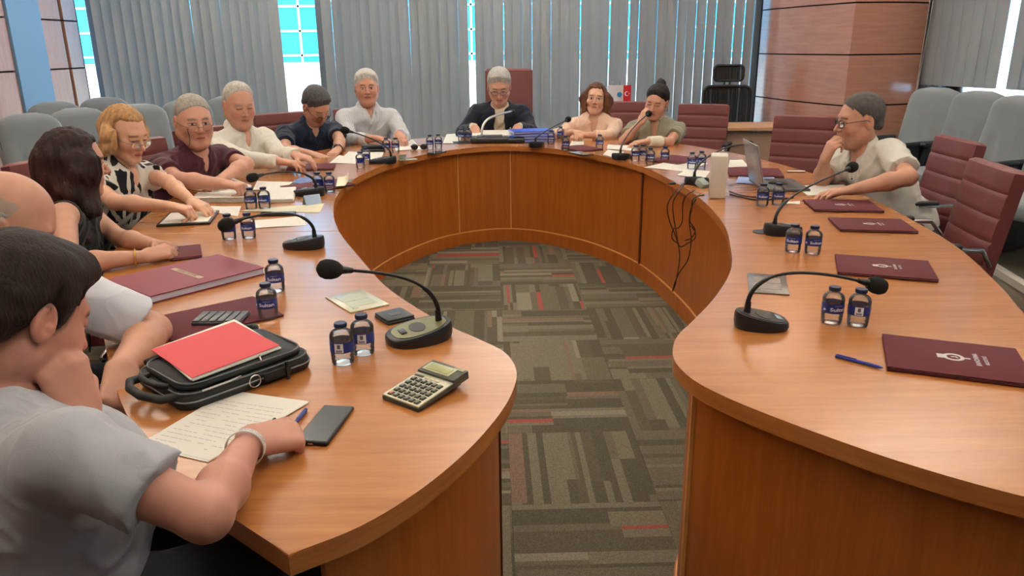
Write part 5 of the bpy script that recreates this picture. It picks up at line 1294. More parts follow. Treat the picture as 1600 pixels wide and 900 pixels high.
def hair_ops(style, c, F, s, seed=0, hl=0.0, thick=.012):
    r, f, u = F; M = np.stack(F, 1); L = lambda x, y, z: c + (r * x + f * y + u * z) * s; g = G()
    def hd(P):
        q = np.stack([(P - c) @ r, (P - c) @ f, (P - c) @ u], 1) / s; x, y, z = q.T
        base = eld(q, V(0, -.015, .036), V(.0765, .0965, .0865), np.eye(3))
        if style not in ('sides', 'receding'): base = smin(base, rcd(q, V(-.028, -.068, -.03), V(.028, -.068, -.03), .024, .024), .02)
        b = hairline(style, q, hl) + .005 * (vnoise(q * 170) - .5); m = z - b
        t = .0015 + thick * sstep(m / .05) * (1 + .55 * sstep((z - .05) / .06))
        if style == 'young': t = t + .014 * sstep((y - .0) / .07) * sstep((z - .055) / .04) * sstep((.07 - np.abs(x)) / .03) + .006 * sstep((.02 - z) / .03) * sstep(m / .01)
        t = t + .0035 * (vnoise(np.stack([x * 120, y * 34, z * 40], 1)) - .5) * sstep(m / .02)
        d = base - t; d = np.maximum(d, -m * .8)
        if style == 'sides': d = np.maximum(d, (z - .040) * .9)
        return (d * s).astype(np.float32)
    g.fn(hd, L(0, -.01, .03), .135 * s)
    if style == 'bun':
        g.el(L(0, -.072, .122), V(.036, .034, .030) * s, M, .010 * s); g.el(L(.012, -.085, .128), V(.022, .022, .026) * s, M, .006 * s)
        g.disp(lambda P: (.003 * (vnoise((P - c) * 130) - .5)).astype(np.float32))
    return g, L
_ev0 = G.ev
def _ev(s, P, mg):
    ops = s.ops
    if not any(o[0] == 'mask' for o in ops): return _ev0(s, P, mg)
    s2 = G(); s2.ops = [o for o in ops if o[0] not in ('mask', 'd')]; D = _ev0(s2, P, mg)
    for o in ops:
        if o[0] == 'mask': D = smax(D, o[1](P), o[2])
        if o[0] == 'd':
            m = np.abs(D) < mg; D[m] += o[1](P[m])
    return D
G.ev = _ev
def bbox(pts, pad): a = np.array(pts); return a.min(0) - pad, a.max(0) + pad
def strands(c, F, s, amp=.004, fr=90, flow='down'):
    r, f, u = F
    def d(P):
        q = np.stack([(P - c) @ r, (P - c) @ f, (P - c) @ u], 1) / s
        if flow == 'down': k = np.stack([q[:, 0] * fr, q[:, 1] * fr, q[:, 2] * fr * .18], 1)
        else: k = np.stack([q[:, 0] * fr, q[:, 1] * fr * .25, q[:, 2] * fr * .35], 1)
        return ((vnoise(k + 7) - .5) * 2 * amp * s).astype(np.float32)
    return d
def cloth_mat(name, color, rough=.85, kind='plain', c2=None):
    if name in MATS: return MATS[name]
    m = mat(name, color, rough, bump=.35, bscale=650, var=.05, vscale=14, sheen=.15, spec=.2); nt = m.node_tree; p = nt.nodes['Principled BSDF']
    tc = nt.nodes.new('ShaderNodeTexCoord'); N = nt.nodes.new; L = nt.links.new
    # soft creases in the cloth as relief
    mpb = N('ShaderNodeMapping'); mpb.inputs['Scale'].default_value = (9, 9, 5); mpb.inputs['Rotation'].default_value = (.5, .3, .7); L(tc.outputs['Object'], mpb.inputs[0])
    nb_ = N('ShaderNodeTexNoise'); nb_.inputs['Scale'].default_value = .9; nb_.inputs['Detail'].default_value = 1.5; nb_.inputs['Distortion'].default_value = .8; L(mpb.outputs[0], nb_.inputs['Vector'])
    ab = N('ShaderNodeMath'); ab.operation = 'PINGPONG'; ab.inputs[1].default_value = .16; L(nb_.outputs[0], ab.inputs[0])
    b2 = N('ShaderNodeBump'); b2.inputs['Strength'].default_value = .45; b2.inputs['Distance'].default_value = .05; L(ab.outputs[0], b2.inputs['Height'])
    b1 = [n for n in nt.nodes if n.type == 'BUMP' and n != b2][0]; L(b2.outputs[0], b1.inputs['Normal'])
    if kind == 'stripe':
        wv = N('ShaderNodeTexWave'); wv.inputs['Scale'].default_value = 28; wv.inputs['Distortion'].default_value = .4; wv.bands_direction = 'X'; L(tc.outputs['Object'], wv.inputs[0])
        cr = N('ShaderNodeValToRGB'); cr.color_ramp.elements[0].color = srgb(c2); cr.color_ramp.elements[1].color = srgb(color); cr.color_ramp.elements[0].position = .1; cr.color_ramp.elements[1].position = .35
        L(wv.outputs[0], cr.inputs[0]); L(cr.outputs[0], p.inputs['Base Color'])
    if kind == 'blobs':
        mp = N('ShaderNodeMapping'); mp.inputs['Scale'].default_value = (26, 26, 12); mp.inputs['Rotation'].default_value = (.15, .1, .5); L(tc.outputs['Object'], mp.inputs[0])
        nz = N('ShaderNodeTexNoise'); nz.inputs['Scale'].default_value = 1.3; L(mp.outputs[0], nz.inputs[0]); mx = N('ShaderNodeMix'); mx.data_type = 'RGBA'; mx.inputs[0].default_value = .35; L(mp.outputs[0], mx.inputs[6]); L(nz.outputs[1], mx.inputs[7])
        v = N('ShaderNodeTexVoronoi'); v.feature = 'DISTANCE_TO_EDGE'; v.inputs['Scale'].default_value = 1.0; v.inputs['Randomness'].default_value = .55; L(mx.outputs[2], v.inputs[0])
        cr = N('ShaderNodeValToRGB'); cr.color_ramp.interpolation = 'CONSTANT'; cr.color_ramp.elements[0].color = srgb(c2); cr.color_ramp.elements[1].color = srgb(color); cr.color_ramp.elements[1].position = .13
        L(v.outputs[0], cr.inputs[0]); L(cr.outputs[0], p.inputs['Base Color'])
    return m
ARML = []
def person(label, hc, face, body, pitch=0, roll=0, s=1.04, lean=.12, side=0.0, sw=.19, build=1.0, belly=0.0, female=False, fat=0.0, skin='#c79a80', hair='short', hair_col='#8d8a86', thick=.011, hl=0.0,
           wr=None, wl=None, er=None, el=None, hr='relaxed', hlp='relaxed', dr=None, dl=None, nr=(0, 0, 1), nl=(0, 0, 1), sleeve='short', shirt=None, collar='polo', trousers='#2c2f38', glasses=None, brow='#4a3a30', beard=0.0, gaze=0.0, closed=False,
           res=.005, shirt_name='shirt', neckdrop=.150, jacket=None, shoes='#1b1a1a', extra=None, shr=None, shl=None, arm=1.0, folds=.0065, vneck=.05, pz=.56, chair=True, lip='#a8645c', ears=True, hand_s=1.0, hair_fn=None, sleevefrac=.62, shirt_res=None, blush=.25, free=False, hem=.06):
    hc = V(hc); F = frame(face, -pitch, roll); r, f, u = F
    br, bf, _ = frame(body); up = V(0, 0, 1)
    nb = hc - unit(u * .55 + up * .45 + f * .12) * neckdrop * s * 1.0 - bf * .012
    pel = V(nb[0] - bf[0] * lean + br[0] * side, nb[1] - bf[1] * lean + br[1] * side, pz)
    ts = unit(nb - pel); tf = unit(bf - (bf @ ts) * ts)
    tr = np.cross(tf, ts)
    Sr = nb + br * sw - ts * .066 + tf * .005 if shr is None else V(shr); Sl = nb - br * sw - ts * .066 + tf * .005 if shl is None else V(shl)
    l1, l2 = .29, .25
    wr = V(wr); wl = V(wl)
    l1, l2 = (.27, .235) if female else (.295, .25)
    Er = ik(Sr, wr, l1, l2, br * .45 - up * .8 - bf * .15 if er is None else V(er) - (Sr + wr) / 2); El = ik(Sl, wl, l1, l2, -br * .45 - up * .8 - bf * .15 if el is None else V(el) - (Sl + wl) / 2)
    for S_, E_ in ((Sr, Er), (Sl, El)):
        if E_[2] < .775 and not free: E_[2] = .775
    if free: Er, El = V(er), V(el)
    ARML.append((label[:34], round(float(np.linalg.norm(Sr - Er)), 2), round(float(np.linalg.norm(Er - wr)), 2), round(float(np.linalg.norm(Sl - El)), 2), round(float(np.linalg.norm(El - wl)), 2)))
    root = thing('person', label, 'person', (float(pel[0]), float(pel[1]), 0))
    o0 = V(pel[0], pel[1], 0)
    def put(name, P, Q, m, cols=None, parent=root): return add(name, np_mesh(name, P - o0, Q, m, cols), parent)
    # ---- torso primitives shared by body (thin) and clothes (thick)
    TM = np.stack([tr, tf, ts], 1); TL = np.linalg.norm(nb - pel)
    def torso(g, off, waist=True):
        b = build
        g.el(nb - ts * TL * .30 + tf * .012, V(.150 * b + off, .100 * b + off, .165 + off), TM, 0)
        for S_ in (Sr, Sl): g.rc(nb - ts * .078, S_ * .90 + nb * .10 - ts * .004, .056 * b + off, .048 * b + off, .05)
        g.rc(nb - ts * .015 - tf * .012, nb - ts * .10, .052 + off * .5, .088 + off, .05)
        for S_ in (Sr, Sl): g.rc(S_ * .6 + nb * .4 - ts * .09, pel * .5 + S_ * .25 + nb * .25, .06 * b + off, .09 * b + off, .06)
        g.el(pel + ts * .16 + tf * (.015 + belly * .05), V(.138 * b + belly * .03 + off, .100 * b + belly * .06 + off, .15 + off), TM, .06)
        g.el(pel, V(.165 * b + off, .12 * b + off, .11 + off), TM, .06)
        if female:
            for q in (-1, 1): g.el(nb - ts * TL * .42 + tf * .085 * b + tr * q * .068, V(.058, .05, .06) + off, TM, .035)
    g = G(); torso(g, 0.0)
    nr1 = (.042 if female else .051) + fat * .008
    g.rc(nb - ts * .02, hc - u * .07 * s - f * .018 * s, nr1 * 1.12, nr1, .03)
    am = arm * (.86 if female else 1.0)
    for S_, E_, W_, D_, N_, Rt, ps in ((Sr, Er, wr, dr, nr, True, hr), (Sl, El, wl, dl, nl, False, hlp)):
        a = G(); fd = unit(W_ - E_)
        a.rc(S_, E_, .050 * am, .038 * am, .0); a.rc(E_, E_ * .66 + W_ * .34, .037 * am, .040 * am, .02); a.rc(E_ * .66 + W_ * .34, W_, .040 * am, .0255 * am, .02)
        g.grp(a, .035); hand(g, W_, fd if D_ is None else D_, N_, Rt, ps, (.90 if female else 1.0) * hand_s)
    head_ops(g, hc, F, s, female, fat, ears)
    if extra: extra(g, locals())
    lo, hi = bbox([hc, nb, Sr, Sl, Er, El, wr, wl, pel + ts * .15], .17)
    # keep only the part above the hips for the skin mesh; the rest is inside the clothes
    g.cut(pel + ts * .05, -ts)
    P, Q = surface(g, lo, hi, res)
    C = skin_cols(P, hc, F, s, skin, None, lip, brow, beard, gaze, closed, blush, None if hair_fn else hair, hair_col if isinstance(hair_col, str) else None, hl)
    # nails a little paler is below this resolution; knuckles slightly redder
    body_o = put('body', P, Q, SKIN, C)
    # ---- hair
    if hair_fn or hair:
        if hair_fn: hg, hb = hair_fn(hc, F, s); hlo, hhi = hb
        else:
            hg, L = hair_ops(hair, hc, F, s, 0, hl, thick); hlo, hhi = bbox([hc], .2 * s)
        P, Q = surface(hg, hlo, hhi, min(res, .0045)); hcbase = np.array(srgb(hair_col)[:3]) if isinstance(hair_col, str) else None
        if hcbase is not None:
            q = np.stack([(P - hc) @ r, (P - hc) @ f, (P - hc) @ u], 1); C = hcbase * (.72 + .56 * vnoise(np.stack([q[:, 0] * 170, q[:, 1] * 170, q[:, 2] * 22], 1))[:, None])
        else: C = hair_col(P, hc, F)
        put('hair', P, Q, HAIR, C)
    # ---- clothes
    if shirt:
        off = .011; c_ = G(); torso(c_, off)
        seed_ = float(abs(hc[0]) * 13 + 3)
        for S_, E_, W_ in ((Sr, Er, wr), (Sl, El, wl)):
            a = G()
            if sleeve == 'none': continue
            fr = sleevefrac; end = S_ + (E_ - S_) * fr; ax_ = unit(E_ - S_)
            if sleeve == 'short':
                a.rc(S_, S_ + (E_ - S_) * (fr + .1), .050 * am + off + .004, .040 * am + off + .014, 0); a.cut(end, ax_, .003); c_.grp(a, .035)
            else:
                fx = unit(W_ - E_); a.rc(S_, E_, .051 * am + off, .042 * am + off, 0); e2 = G(); e2.rc(E_, W_, .045 * am + off, .033 * am + off * .7, 0); e2.cut(W_ - fx * (.012 if sleeve == 'long' else .085), fx, .003); a.grp(e2, .02); c_.grp(a, .035)
        # armhole cut for sleeveless
        if sleeve == 'none':
            for S_, q in ((Sr, 1), (Sl, -1)): c_.el(S_ + br * q * .035 + ts * .01, V(.062, .085, .095), TM, .012, True)
        # neck opening
        c_.rc(nb + ts * .006 + tf * .012, hc, nr1 * 1.12 + .003, .09, .006, True)
        if vneck: c_.rc(nb + tf * .060 + ts * .03, nb + tf * (.128) - ts * vneck, .036, .005, .006, True)
        def fd_(P):
            q = (P - nb) @ TM
            w1 = vnoise(np.stack([q[:, 0] * 9 + q[:, 2] * 4, q[:, 1] * 9, q[:, 2] * 16 - q[:, 0] * 5], 1) + seed_) - .5
            w2 = 1 - np.abs(2 * vnoise(np.stack([q[:, 0] * 14 + q[:, 2] * 9, q[:, 1] * 13, q[:, 2] * 9 + q[:, 0] * 6], 1) + seed_ * 2) - 1)
            return (w1 * folds * 2.0 - (w2 ** 3) * folds * 1.3 + folds * .4).astype(np.float32)
        c_.disp(fd_)
        if collar in ('polo', 'shirt'):
            k_ = G(); n_ = 16; R1 = nr1 + .014; side_ = lambda p: 1 if (p - nb) @ tr > 0 else -1
            def rp(t_, rad, hgt): return nb + tf * (.008 + math.cos(t_) * rad) + tr * math.sin(t_) * rad + ts * (hgt + .024 - .034 * math.cos(t_))
            for hgt, rad, th_ in ((.018, R1 - .003, .0075), (.006, R1 + .008, .0095), (-.008, R1 + .019, .009)):
                ring = [rp(R(28 + 304 * i / n_), rad, hgt) for i in range(n_ + 1)]
                for p_, q_ in zip(ring, ring[1:]): k_.rc(p_, q_, th_, th_, .006)
            for end in (ring[0], ring[-1]):
                q = side_(end); tip = end + tf * .030 - ts * (.050 if collar == 'shirt' else .040) + tr * .012 * q
                k_.rc(end + tr * .012 * q + ts * .010, tip + tr * .004 * q, .012, .005, .006); k_.rc(end + tr * .030 * q - tf * .012, tip + tr * .012 * q, .010, .005, .006)
            c_.grp(k_, .004)
        elif collar == 'band':
            k_ = G(); ring = [nb + tf * (.010 + math.cos(t_) * (nr1 + .010)) + tr * math.sin(t_) * (nr1 + .008) + ts * (.022 - .028 * math.cos(t_)) for t_ in [2 * math.pi * i / 16 for i in range(17)]]
            for p_, q_ in zip(ring, ring[1:]): k_.rc(p_, q_, .008, .008, .003)
            c_.grp(k_, .006)
        c_.cut(pel - ts * hem, -ts, .005)
        lo2, hi2 = bbox([nb, Sr, Sl, pel] + ([Er, El] if sleeve != 'none' else []) + ([wr, wl] if 'long' in sleeve else []), .17)
        if sleeve == 'short': lo2, hi2 = bbox([nb, Sr, Sl, Sr + (Er - Sr) * sleevefrac, Sl + (El - Sl) * sleevefrac, pel], .21)
        P, Q = surface(c_, lo2, hi2, shirt_res or max(.0065, res))
        sh = put(shirt_name, P, Q, shirt)
        if jacket is None:
            # placket with buttons
            if collar in ('polo', 'shirt'):
                for k in range(2 if collar == 'polo' else 4):
                    z_ = vneck + .02 + k * (.03 if collar == 'polo' else .075); p0 = nb - ts * z_
                    dd = .30
                    for _ in range(60):
                        if c_.ev((p0 + tf * dd)[None], .05)[0] < 0.002: break
                        dd -= .004
                    b_ = p0 + tf * (dd + .001) - o0
                    MB().sph(tuple(b_), .0055, 8).build('button', mat('button_' + label[:6], '#d8d4ca' if k % 2 == 0 and collar == 'shirt' else '#3b3436', .4), root, smooth=True)
        if jacket:
            j = G(); torso(j, .026)
            for S_, E_, W_ in ((Sr, Er, wr), (Sl, El, wl)):
                a = G(); fx = unit(W_ - E_); a.rc(S_ + up * .006, E_, .066 * am, .058 * am, 0); e2 = G(); e2.rc(E_, W_, .058 * am, .044, 0); e2.cut(W_ - fx * .02, fx, .003); a.grp(e2, .02); j.grp(a, .03)
            # open front: wedge widening downwards
            n0 = nb + tf * .0
            def wedge(P):
                q = (P - nb) @ TM; wd = .038 + np.clip(-q[:, 2] - .02, 0, 1) * .06
                return np.maximum(np.abs(q[:, 0]) - wd, -q[:, 1] + .02).astype(np.float32)
            j.rc(nb - ts * .0 + tf * .012, hc, nr1 * 1.12 + .018, .09, .006, True)
            j.ops.append(('mask', lambda P: -wedge(P), .004, False, None, 0))
            j.disp(fd_); j.cut(pel - ts * .08, -ts, .005)
            lo2, hi2 = bbox([nb, Sr, Sl, pel, Er, El, wr, wl], .18); P, Q = surface(j, lo2, hi2, .0075); put('jacket', P, Q, jacket)
    # ---- legs in trousers, shoes
    lg = G()
    lg.el(pel - up * .005, V(.17, .13, .11) * (build), np.stack([br, bf, up], 1), 0)
    for q in (-1, 1):
        hip = pel + br * .09 * q - up * .02; knee = hip + bf * .42 - up * (pz - .06 - .49) ; knee[2] = .50; ank = knee + bf * (-.02) - up * .42; lg.rc(hip, knee, .078, .056, .05); lg.rc(knee, ank, .055, .042, .03)
    lg.cut((0, 0, .07), (0, 0, -1), .0)
    lo2, hi2 = bbox([pel, pel + bf * .42, pel + bf * .4 + V(0, 0, .08 - pz)], .2); P, Q = surface(lg, lo2, hi2, .014); put('trousers', P, Q, cloth_mat('trousers_' + trousers, trousers))
    for q in (-1, 1):
        a_ = pel + br * .09 * q + bf * .40; s_ = G(); s_.rc((a_[0], a_[1], .05), (a_[0] + bf[0] * .15, a_[1] + bf[1] * .15, .038), .045, .035, 0); s_.rc((a_[0], a_[1], .05), (a_[0] - bf[0] * .05, a_[1] - bf[1] * .05, .045), .04, .038, .02); s_.cut((0, 0, .004), (0, 0, -1))
        lo2, hi2 = bbox([V(a_[0], a_[1], .05), V(a_[0], a_[1], .05) + bf * .15], .08); P, Q = surface(s_, lo2, hi2, .01); put('shoe', P, Q, mat('shoe_leather', shoes, .4))
    # ---- glasses
    if glasses:
        L = lambda x, y, z: Vector((hc + (r * x + f * y + u * z) * s) - o0); gm = mat('spectacle_frame_' + glasses.get('c', '#2a2420'), glasses.get('c', '#2a2420'), .35); dz = glasses.get('dz', 0); dy = glasses.get('dy', 0)
        fm_ = MB(); rr_ = glasses.get('r', .020)
        for q in (-1, 1):
            pts = [L(q * .0315 + rr_ * 1.12 * math.cos(t_), .099 + dy - abs(rr_ * math.cos(t_)) * .12 - (.006 if q * math.cos(t_) > 0 else 0), .003 + dz + rr_ * .85 * math.sin(t_)) for t_ in [2 * math.pi * i / 18 for i in range(18)]]
            fm_.tube(pts, glasses.get('w', .0016) * s, 6, closed=True)
        fm_.tube([L(-.010, .101 + dy, .006 + dz), L(0, .104 + dy, .008 + dz), L(.010, .101 + dy, .006 + dz)], .0014 * s, 6)
        go = fm_.build('glasses_frame', gm, root, smooth=True)
        for q in (-1, 1):
            MB().tube([L(q * .055, .092 + dy, .008 + dz), L(q * .076, .06, .010 + dz * .8), L(q * .084, .0, .010), L(q * .083, -.02, -.002)], .0016 * s, 6).build('temple', gm, go, smooth=True)
            mb = MB(); vs = [mb.bm.verts.new(L(q * .0315 + rr_ * 1.08 * math.cos(t_), .099 + dy - abs(rr_ * math.cos(t_)) * .12 - (.006 if q * math.cos(t_) > 0 else 0), .003 + dz + rr_ * .82 * math.sin(t_))) for t_ in [2 * math.pi * i / 18 for i in range(18)]]
            mb.bm.faces.new(vs); mb.build('lens', LENS, go)
    if chair:
        cx, cy = pel[0] + bf[0] * .02, pel[1] + bf[1] * .02
        place_chair(float(cx), float(cy), body, 'burgundy chair under the ' + chair)
    return dict(root=root, o0=o0, hc=hc, F=F, nb=nb, pel=pel, T=(tr, tf, ts), S=(Sr, Sl), E=(Er, El), W=(wr, wl), body=body_o)
LENS = clear_mat('spectacle_lens', (.95, .96, .97, 1), 1.45, 0.0)
def A(px, py, Y): return V(aty(px, py, Y))
def T_(px, py, z=.775): return V(atz(px, py, z))
def long_hair(col_hang, front=.03, length=.30, vol=1.0, part=0.0, wave=.012, bun=False):
    def fn(hc, F, s):
        r, f, u = F; M = np.stack(F, 1); L = lambda x, y, z: hc + (r * x + f * y + u * z) * s; g = G(); dn = V(0, 0, -1)
        g.el(L(0, -.018, .038), V(.078 + .010 * vol, .098 + .006 * vol, .090 + .004 * vol) * s, M, 0)
        if not bun:
            for q in (-1, 1):
                for j, (yy, bx) in enumerate(((-.075, .045), (-.035, .078), (.0, .085), (.022, .082))):
                    n_ = 5; p = L(q * bx, yy, .02)
                    ll = length * (1 - .12 * j)
                    for k in range(n_):
                        e = p + dn * ll / n_ * .9 + r * q * (.016 * math.sin(k * 1.9 + j)) * vol + f * (.012 * math.sin(k * 1.7 + 2 * j) - .006)
                        g.rc(p, e, (.034 - .002 * k) * s * vol, (.033 - .002 * k) * s * vol, .02); p = e
            g.rc(L(0, -.085, .0), L(0, -.10, .0) + dn * length * .85, .06 * s, .05 * s * vol, .03)
        def mk(P):
            q = np.stack([(P - hc) @ r, (P - hc) @ f, (P - hc) @ u], 1) / s; x, y, z = q.T; ax = np.abs(x)
            fy = front + .0 * z   # face opening: remove what is in front of the face
            wd = .053 + np.clip((.075 - z), -.1, .05) * .25
            d = np.minimum.reduce([y - fy - np.clip(z - .02, 0, .2) * .55, wd - np.abs(x - part), .080 - z])
            if bun: 
                b = np.interp(y, [-.15, -.06, -.03, 0, .02, .05, .08], [-.06, -.05, -.03, .03, .03, .065, .085]); d = np.maximum(d, b - z)
            return (d * s).astype(np.float32)
        g.ops.append(('mask', mk, .024, False, None, 0))
        if bun: g2 = G(); g2.grp(g, 0); g2.el(L(.0, -.075, .125), V(.040, .038, .034) * s, M, .008); g = g2
        fr = 80
        def dd(P):
            q = (P - hc) / s; k = np.stack([q[:, 0] * fr, q[:, 1] * fr, q[:, 2] * 14 + 2 * np.sin(q[:, 0] * 40)], 1); w_ = np.sin(q[:, 2] * 42 + q[:, 0] * 30 + 3 * vnoise(q * 12)) * wave * np.clip(-q[:, 2] * 6, 0, 1)
            return ((vnoise(k) - .5) * (.010 if wave > .015 else .005) + w_ * .5).astype(np.float32)
        g.disp(dd)
        return g, bbox([hc, hc + dn * (0 if bun else length * 1.1)], .17)
    return fn
# ------------------------------------------------------------------ the twelve people
P_ = person
# man at the head of the table, navy jacket
c = P_('grey-haired man in navy jacket over a cream top, reading at the head of the table', A(780, 136, 6.62), 180, 180, pitch=26, s=1.12, lean=.16, sw=.20, build=1.08, hair='short', hair_col='#a9a7a2', thick=.013, hl=.004, skin='#c08f78', fat=.4,
   wr=A(742, 199, 6.40) , wl=A(808, 198, 6.42), sleeve='long', shirt=cloth_mat('cream_knit', '#cdc6b2'), collar='band', vneck=0, jacket=cloth_mat('navy_jacket', '#1e2330'), shirt_name='top', glasses={'c': '#30303a', 'dz': -.004}, closed=True, brow='#6b6560',
   hr='drape', hlp='drape', dr=(0, -.75, -.6), dl=(.1, -.75, -.6), hand_s=1.05, chair=False, neckdrop=.155)
o0 = c['o0']; tr, tf, ts = c['T']; q = c['nb'] - ts * .14 + tf * .128 - tr * .09
MB().sph(tuple(q - o0), .010, 8).build('lapel_pin', mat('pin_gold', '#d2c07c', .3, .6), c['root'])
q = c['nb'] - ts * .20 + tf * .132 - tr * .115
MB().box(tuple(q - o0), (.05, .012, .022), Euler((0, .4, 0)), bevel=.004).build('pocket_square', mat('pocket_white', '#e8e8e8', .8), c['root'])
# striped shirt man
P_('white-haired man with moustache in a pale striped shirt looking at the viewer', A(573, 138, 6.38), 168, 158, pitch=2, s=1.10, lean=.12, sw=.20, build=1.1, hair='short', hair_col='#b9b7b2', skin='#b98570', thick=.012, hl=-.004, fat=.5,
   wr=A(588, 216, 6.0), wl=A(622, 209, 6.05), er=A(552, 224, 6.08), sleeve='rolled', shirt=cloth_mat('striped_cotton', '#c9cbcf', .8, 'stripe', '#a9afb8'), collar='shirt', hr='relaxed', hlp='drape', dr=(.8, -.5, -.05), dl=(.45, -.8, -.25), vneck=.06, chair='man in the striped shirt',
   extra=lambda g, k: (g.rc(k['hc'] + (k['r'] * -.026 + k['f'] * .088 + k['u'] * -.050) * 1.1, k['hc'] + (k['f'] * .101 + k['u'] * -.043) * 1.1, .005, .008, .004), g.rc(k['hc'] + (k['r'] * .026 + k['f'] * .088 + k['u'] * -.050) * 1.1, k['hc'] + (k['f'] * .101 + k['u'] * -.043) * 1.1, .005, .008, .004)))
# navy polo
c = P_('dark-haired man in a navy polo bowing his head to read', A(494, 166, 5.85), 128, 140, pitch=42, roll=-8, s=1.10, lean=.26, sw=.205, build=1.12, belly=.5, hair='short', hair_col='#4b4b4c', skin='#bd8f78', fat=.3,
   wr=A(487, 241, 5.42), wl=A(528, 234, 5.55), er=A(456, 228, 5.60), el=A(548, 227, 5.75), shirt=cloth_mat('navy_polo', '#20293d'), collar='polo', hr='flat', hlp='relaxed', dr=(.9, -.5, -.12), dl=(-.25, -.9, -.2), glasses={'c': '#1d1b1d', 'dz': -.012, 'dy': .008}, closed=True, chair='man in the navy polo', brow='#3c3836')
def wrist_ring(c, i, name, rad, th, m, off=.02):
    W_ = c['W'][i]; E_ = c['E'][i]; ax_ = unit(W_ - E_); ce_ = W_ - ax_ * off - c['o0']; M_ = Vector(ax_).to_track_quat('Z', 'Y').to_matrix().to_4x4()
    return MB().tube([Matrix.Translation(Vector(ce_)) @ M_ @ Vector((rad * math.cos(a_), rad * math.sin(a_), 0)) for a_ in [2 * math.pi * k / 20 for k in range(20)]], th, 6, closed=True).build(name, m, c['root'], smooth=True), Vector(ce_), M_
wo, wc_, wm_ = wrist_ring(c, 1, 'wristwatch', .031, .005, BLKP)
MB().cyl(wc_ + Vector((0, 0, .026)), wc_ + Vector((0, 0, .036)), .018, n=20).build('watch_case', CHROME, wo, smooth=40)
# white shirt
P_('balding grey-haired man in a white long-sleeved shirt looking down at the table', A(374, 165, 4.95), 142, 128, pitch=14, s=1.10, lean=.10, sw=.20, build=1.12, belly=.6, hair='receding', hair_col='#b4b0a8', thick=.006, hl=.012, skin='#c2907a', fat=.7,
   wr=A(436, 252, 4.62), wl=A(462, 243, 4.72), er=A(372, 262, 4.62), el=A(430, 236, 5.0), sleeve='long', shirt=cloth_mat('white_shirt', '#d9d6cb', .8), collar='shirt', hr='relaxed', hlp='relaxed', dr=(.95, .1, -.12), dl=(.9, -.3, -.12), closed=True, vneck=.07, chair='man in the white long-sleeved shirt', brow='#8c857c')
# burgundy polo
c = P_('stout grey-haired man in a burgundy polo with corded glasses, looking at the viewer', A(303, 190, 4.22), 143, 118, pitch=8, s=1.12, lean=.22, sw=.205, build=1.2, belly=.8, hair='crop', hair_col='#9b968e', thick=.004, skin='#c08e78', fat=1.0,
   wr=A(352, 288, 3.82), wl=A(345, 281, 4.0), er=A(274, 290, 3.74), el=A(365, 262, 4.2), shirt=cloth_mat('burgundy_polo', '#4a2430'), collar='polo', hr='pen', hlp='curled', dr=(.95, -.25, -.05), dl=(-.5, -.85, -.1), glasses={'c': '#6c625c', 'dz': -.012, 'dy': .006, 'w': .001}, chair='man in the burgundy polo', brow='#6d655f', arm=1.02)
o0 = c['o0']; hc_, (r_, f_, u_) = c['hc'], c['F']
L = lambda x, y, z: Vector(hc_ + (r_ * x + f_ * y + u_ * z) * 1.12 - o0)
MB().tube(catmull([L(.058, .088, -.01), L(.052, .092, -.05), L(.050, .075, -.09), L(.06, .03, -.115)], 6), .0018, 5).build('glasses_cord', BLKP, c['root'])
# blonde woman
def blonde_col(P, hc, F):
    r, f, u = F; q = np.stack([(P - hc) @ r, (P - hc) @ f, (P - hc) @ u], 1); n = vnoise(np.stack([q[:, 0] * 110, q[:, 1] * 110, q[:, 2] * 20], 1))[:, None]; root_ = np.clip((q[:, 2] - .02) / .08, 0, 1)[:, None]
    a = np.array(srgb('#bf9468')[:3]); b = np.array(srgb('#8a6138')[:3]); return (a * (1 - .5 * root_) + b * .5 * root_) * (.6 + .8 * n)
P_('blonde woman in a black and white patterned blouse pointing at her notes', A(196, 210, 3.62), 112, 104, pitch=22, s=1.03, lean=.14, sw=.17, build=.95, female=True, hair_fn=long_hair(None, -.018, .16, .6, .012, .012), hair='short', hair_col=blonde_col, skin='#d2a287',
   wr=A(264, 322, 3.28), wl=A(299, 314, 3.45), er=A(183, 343, 3.12), el=A(262, 285, 3.62), shirt=cloth_mat('patterned_blouse', '#17171b', .7, 'blobs', '#dcd8cf'), shirt_name='blouse', collar='shirt', hr='curled', hlp='drape', dr=(.95, .15, -.2), dl=(.85, -.45, -.22), glasses={'c': '#8b7f80', 'dz': -.010, 'dy': .006, 'w': .0011}, closed=True, chair='blonde woman', lip='#b04a50', brow='#7d5a3c', sleevefrac=.5, vneck=.08)
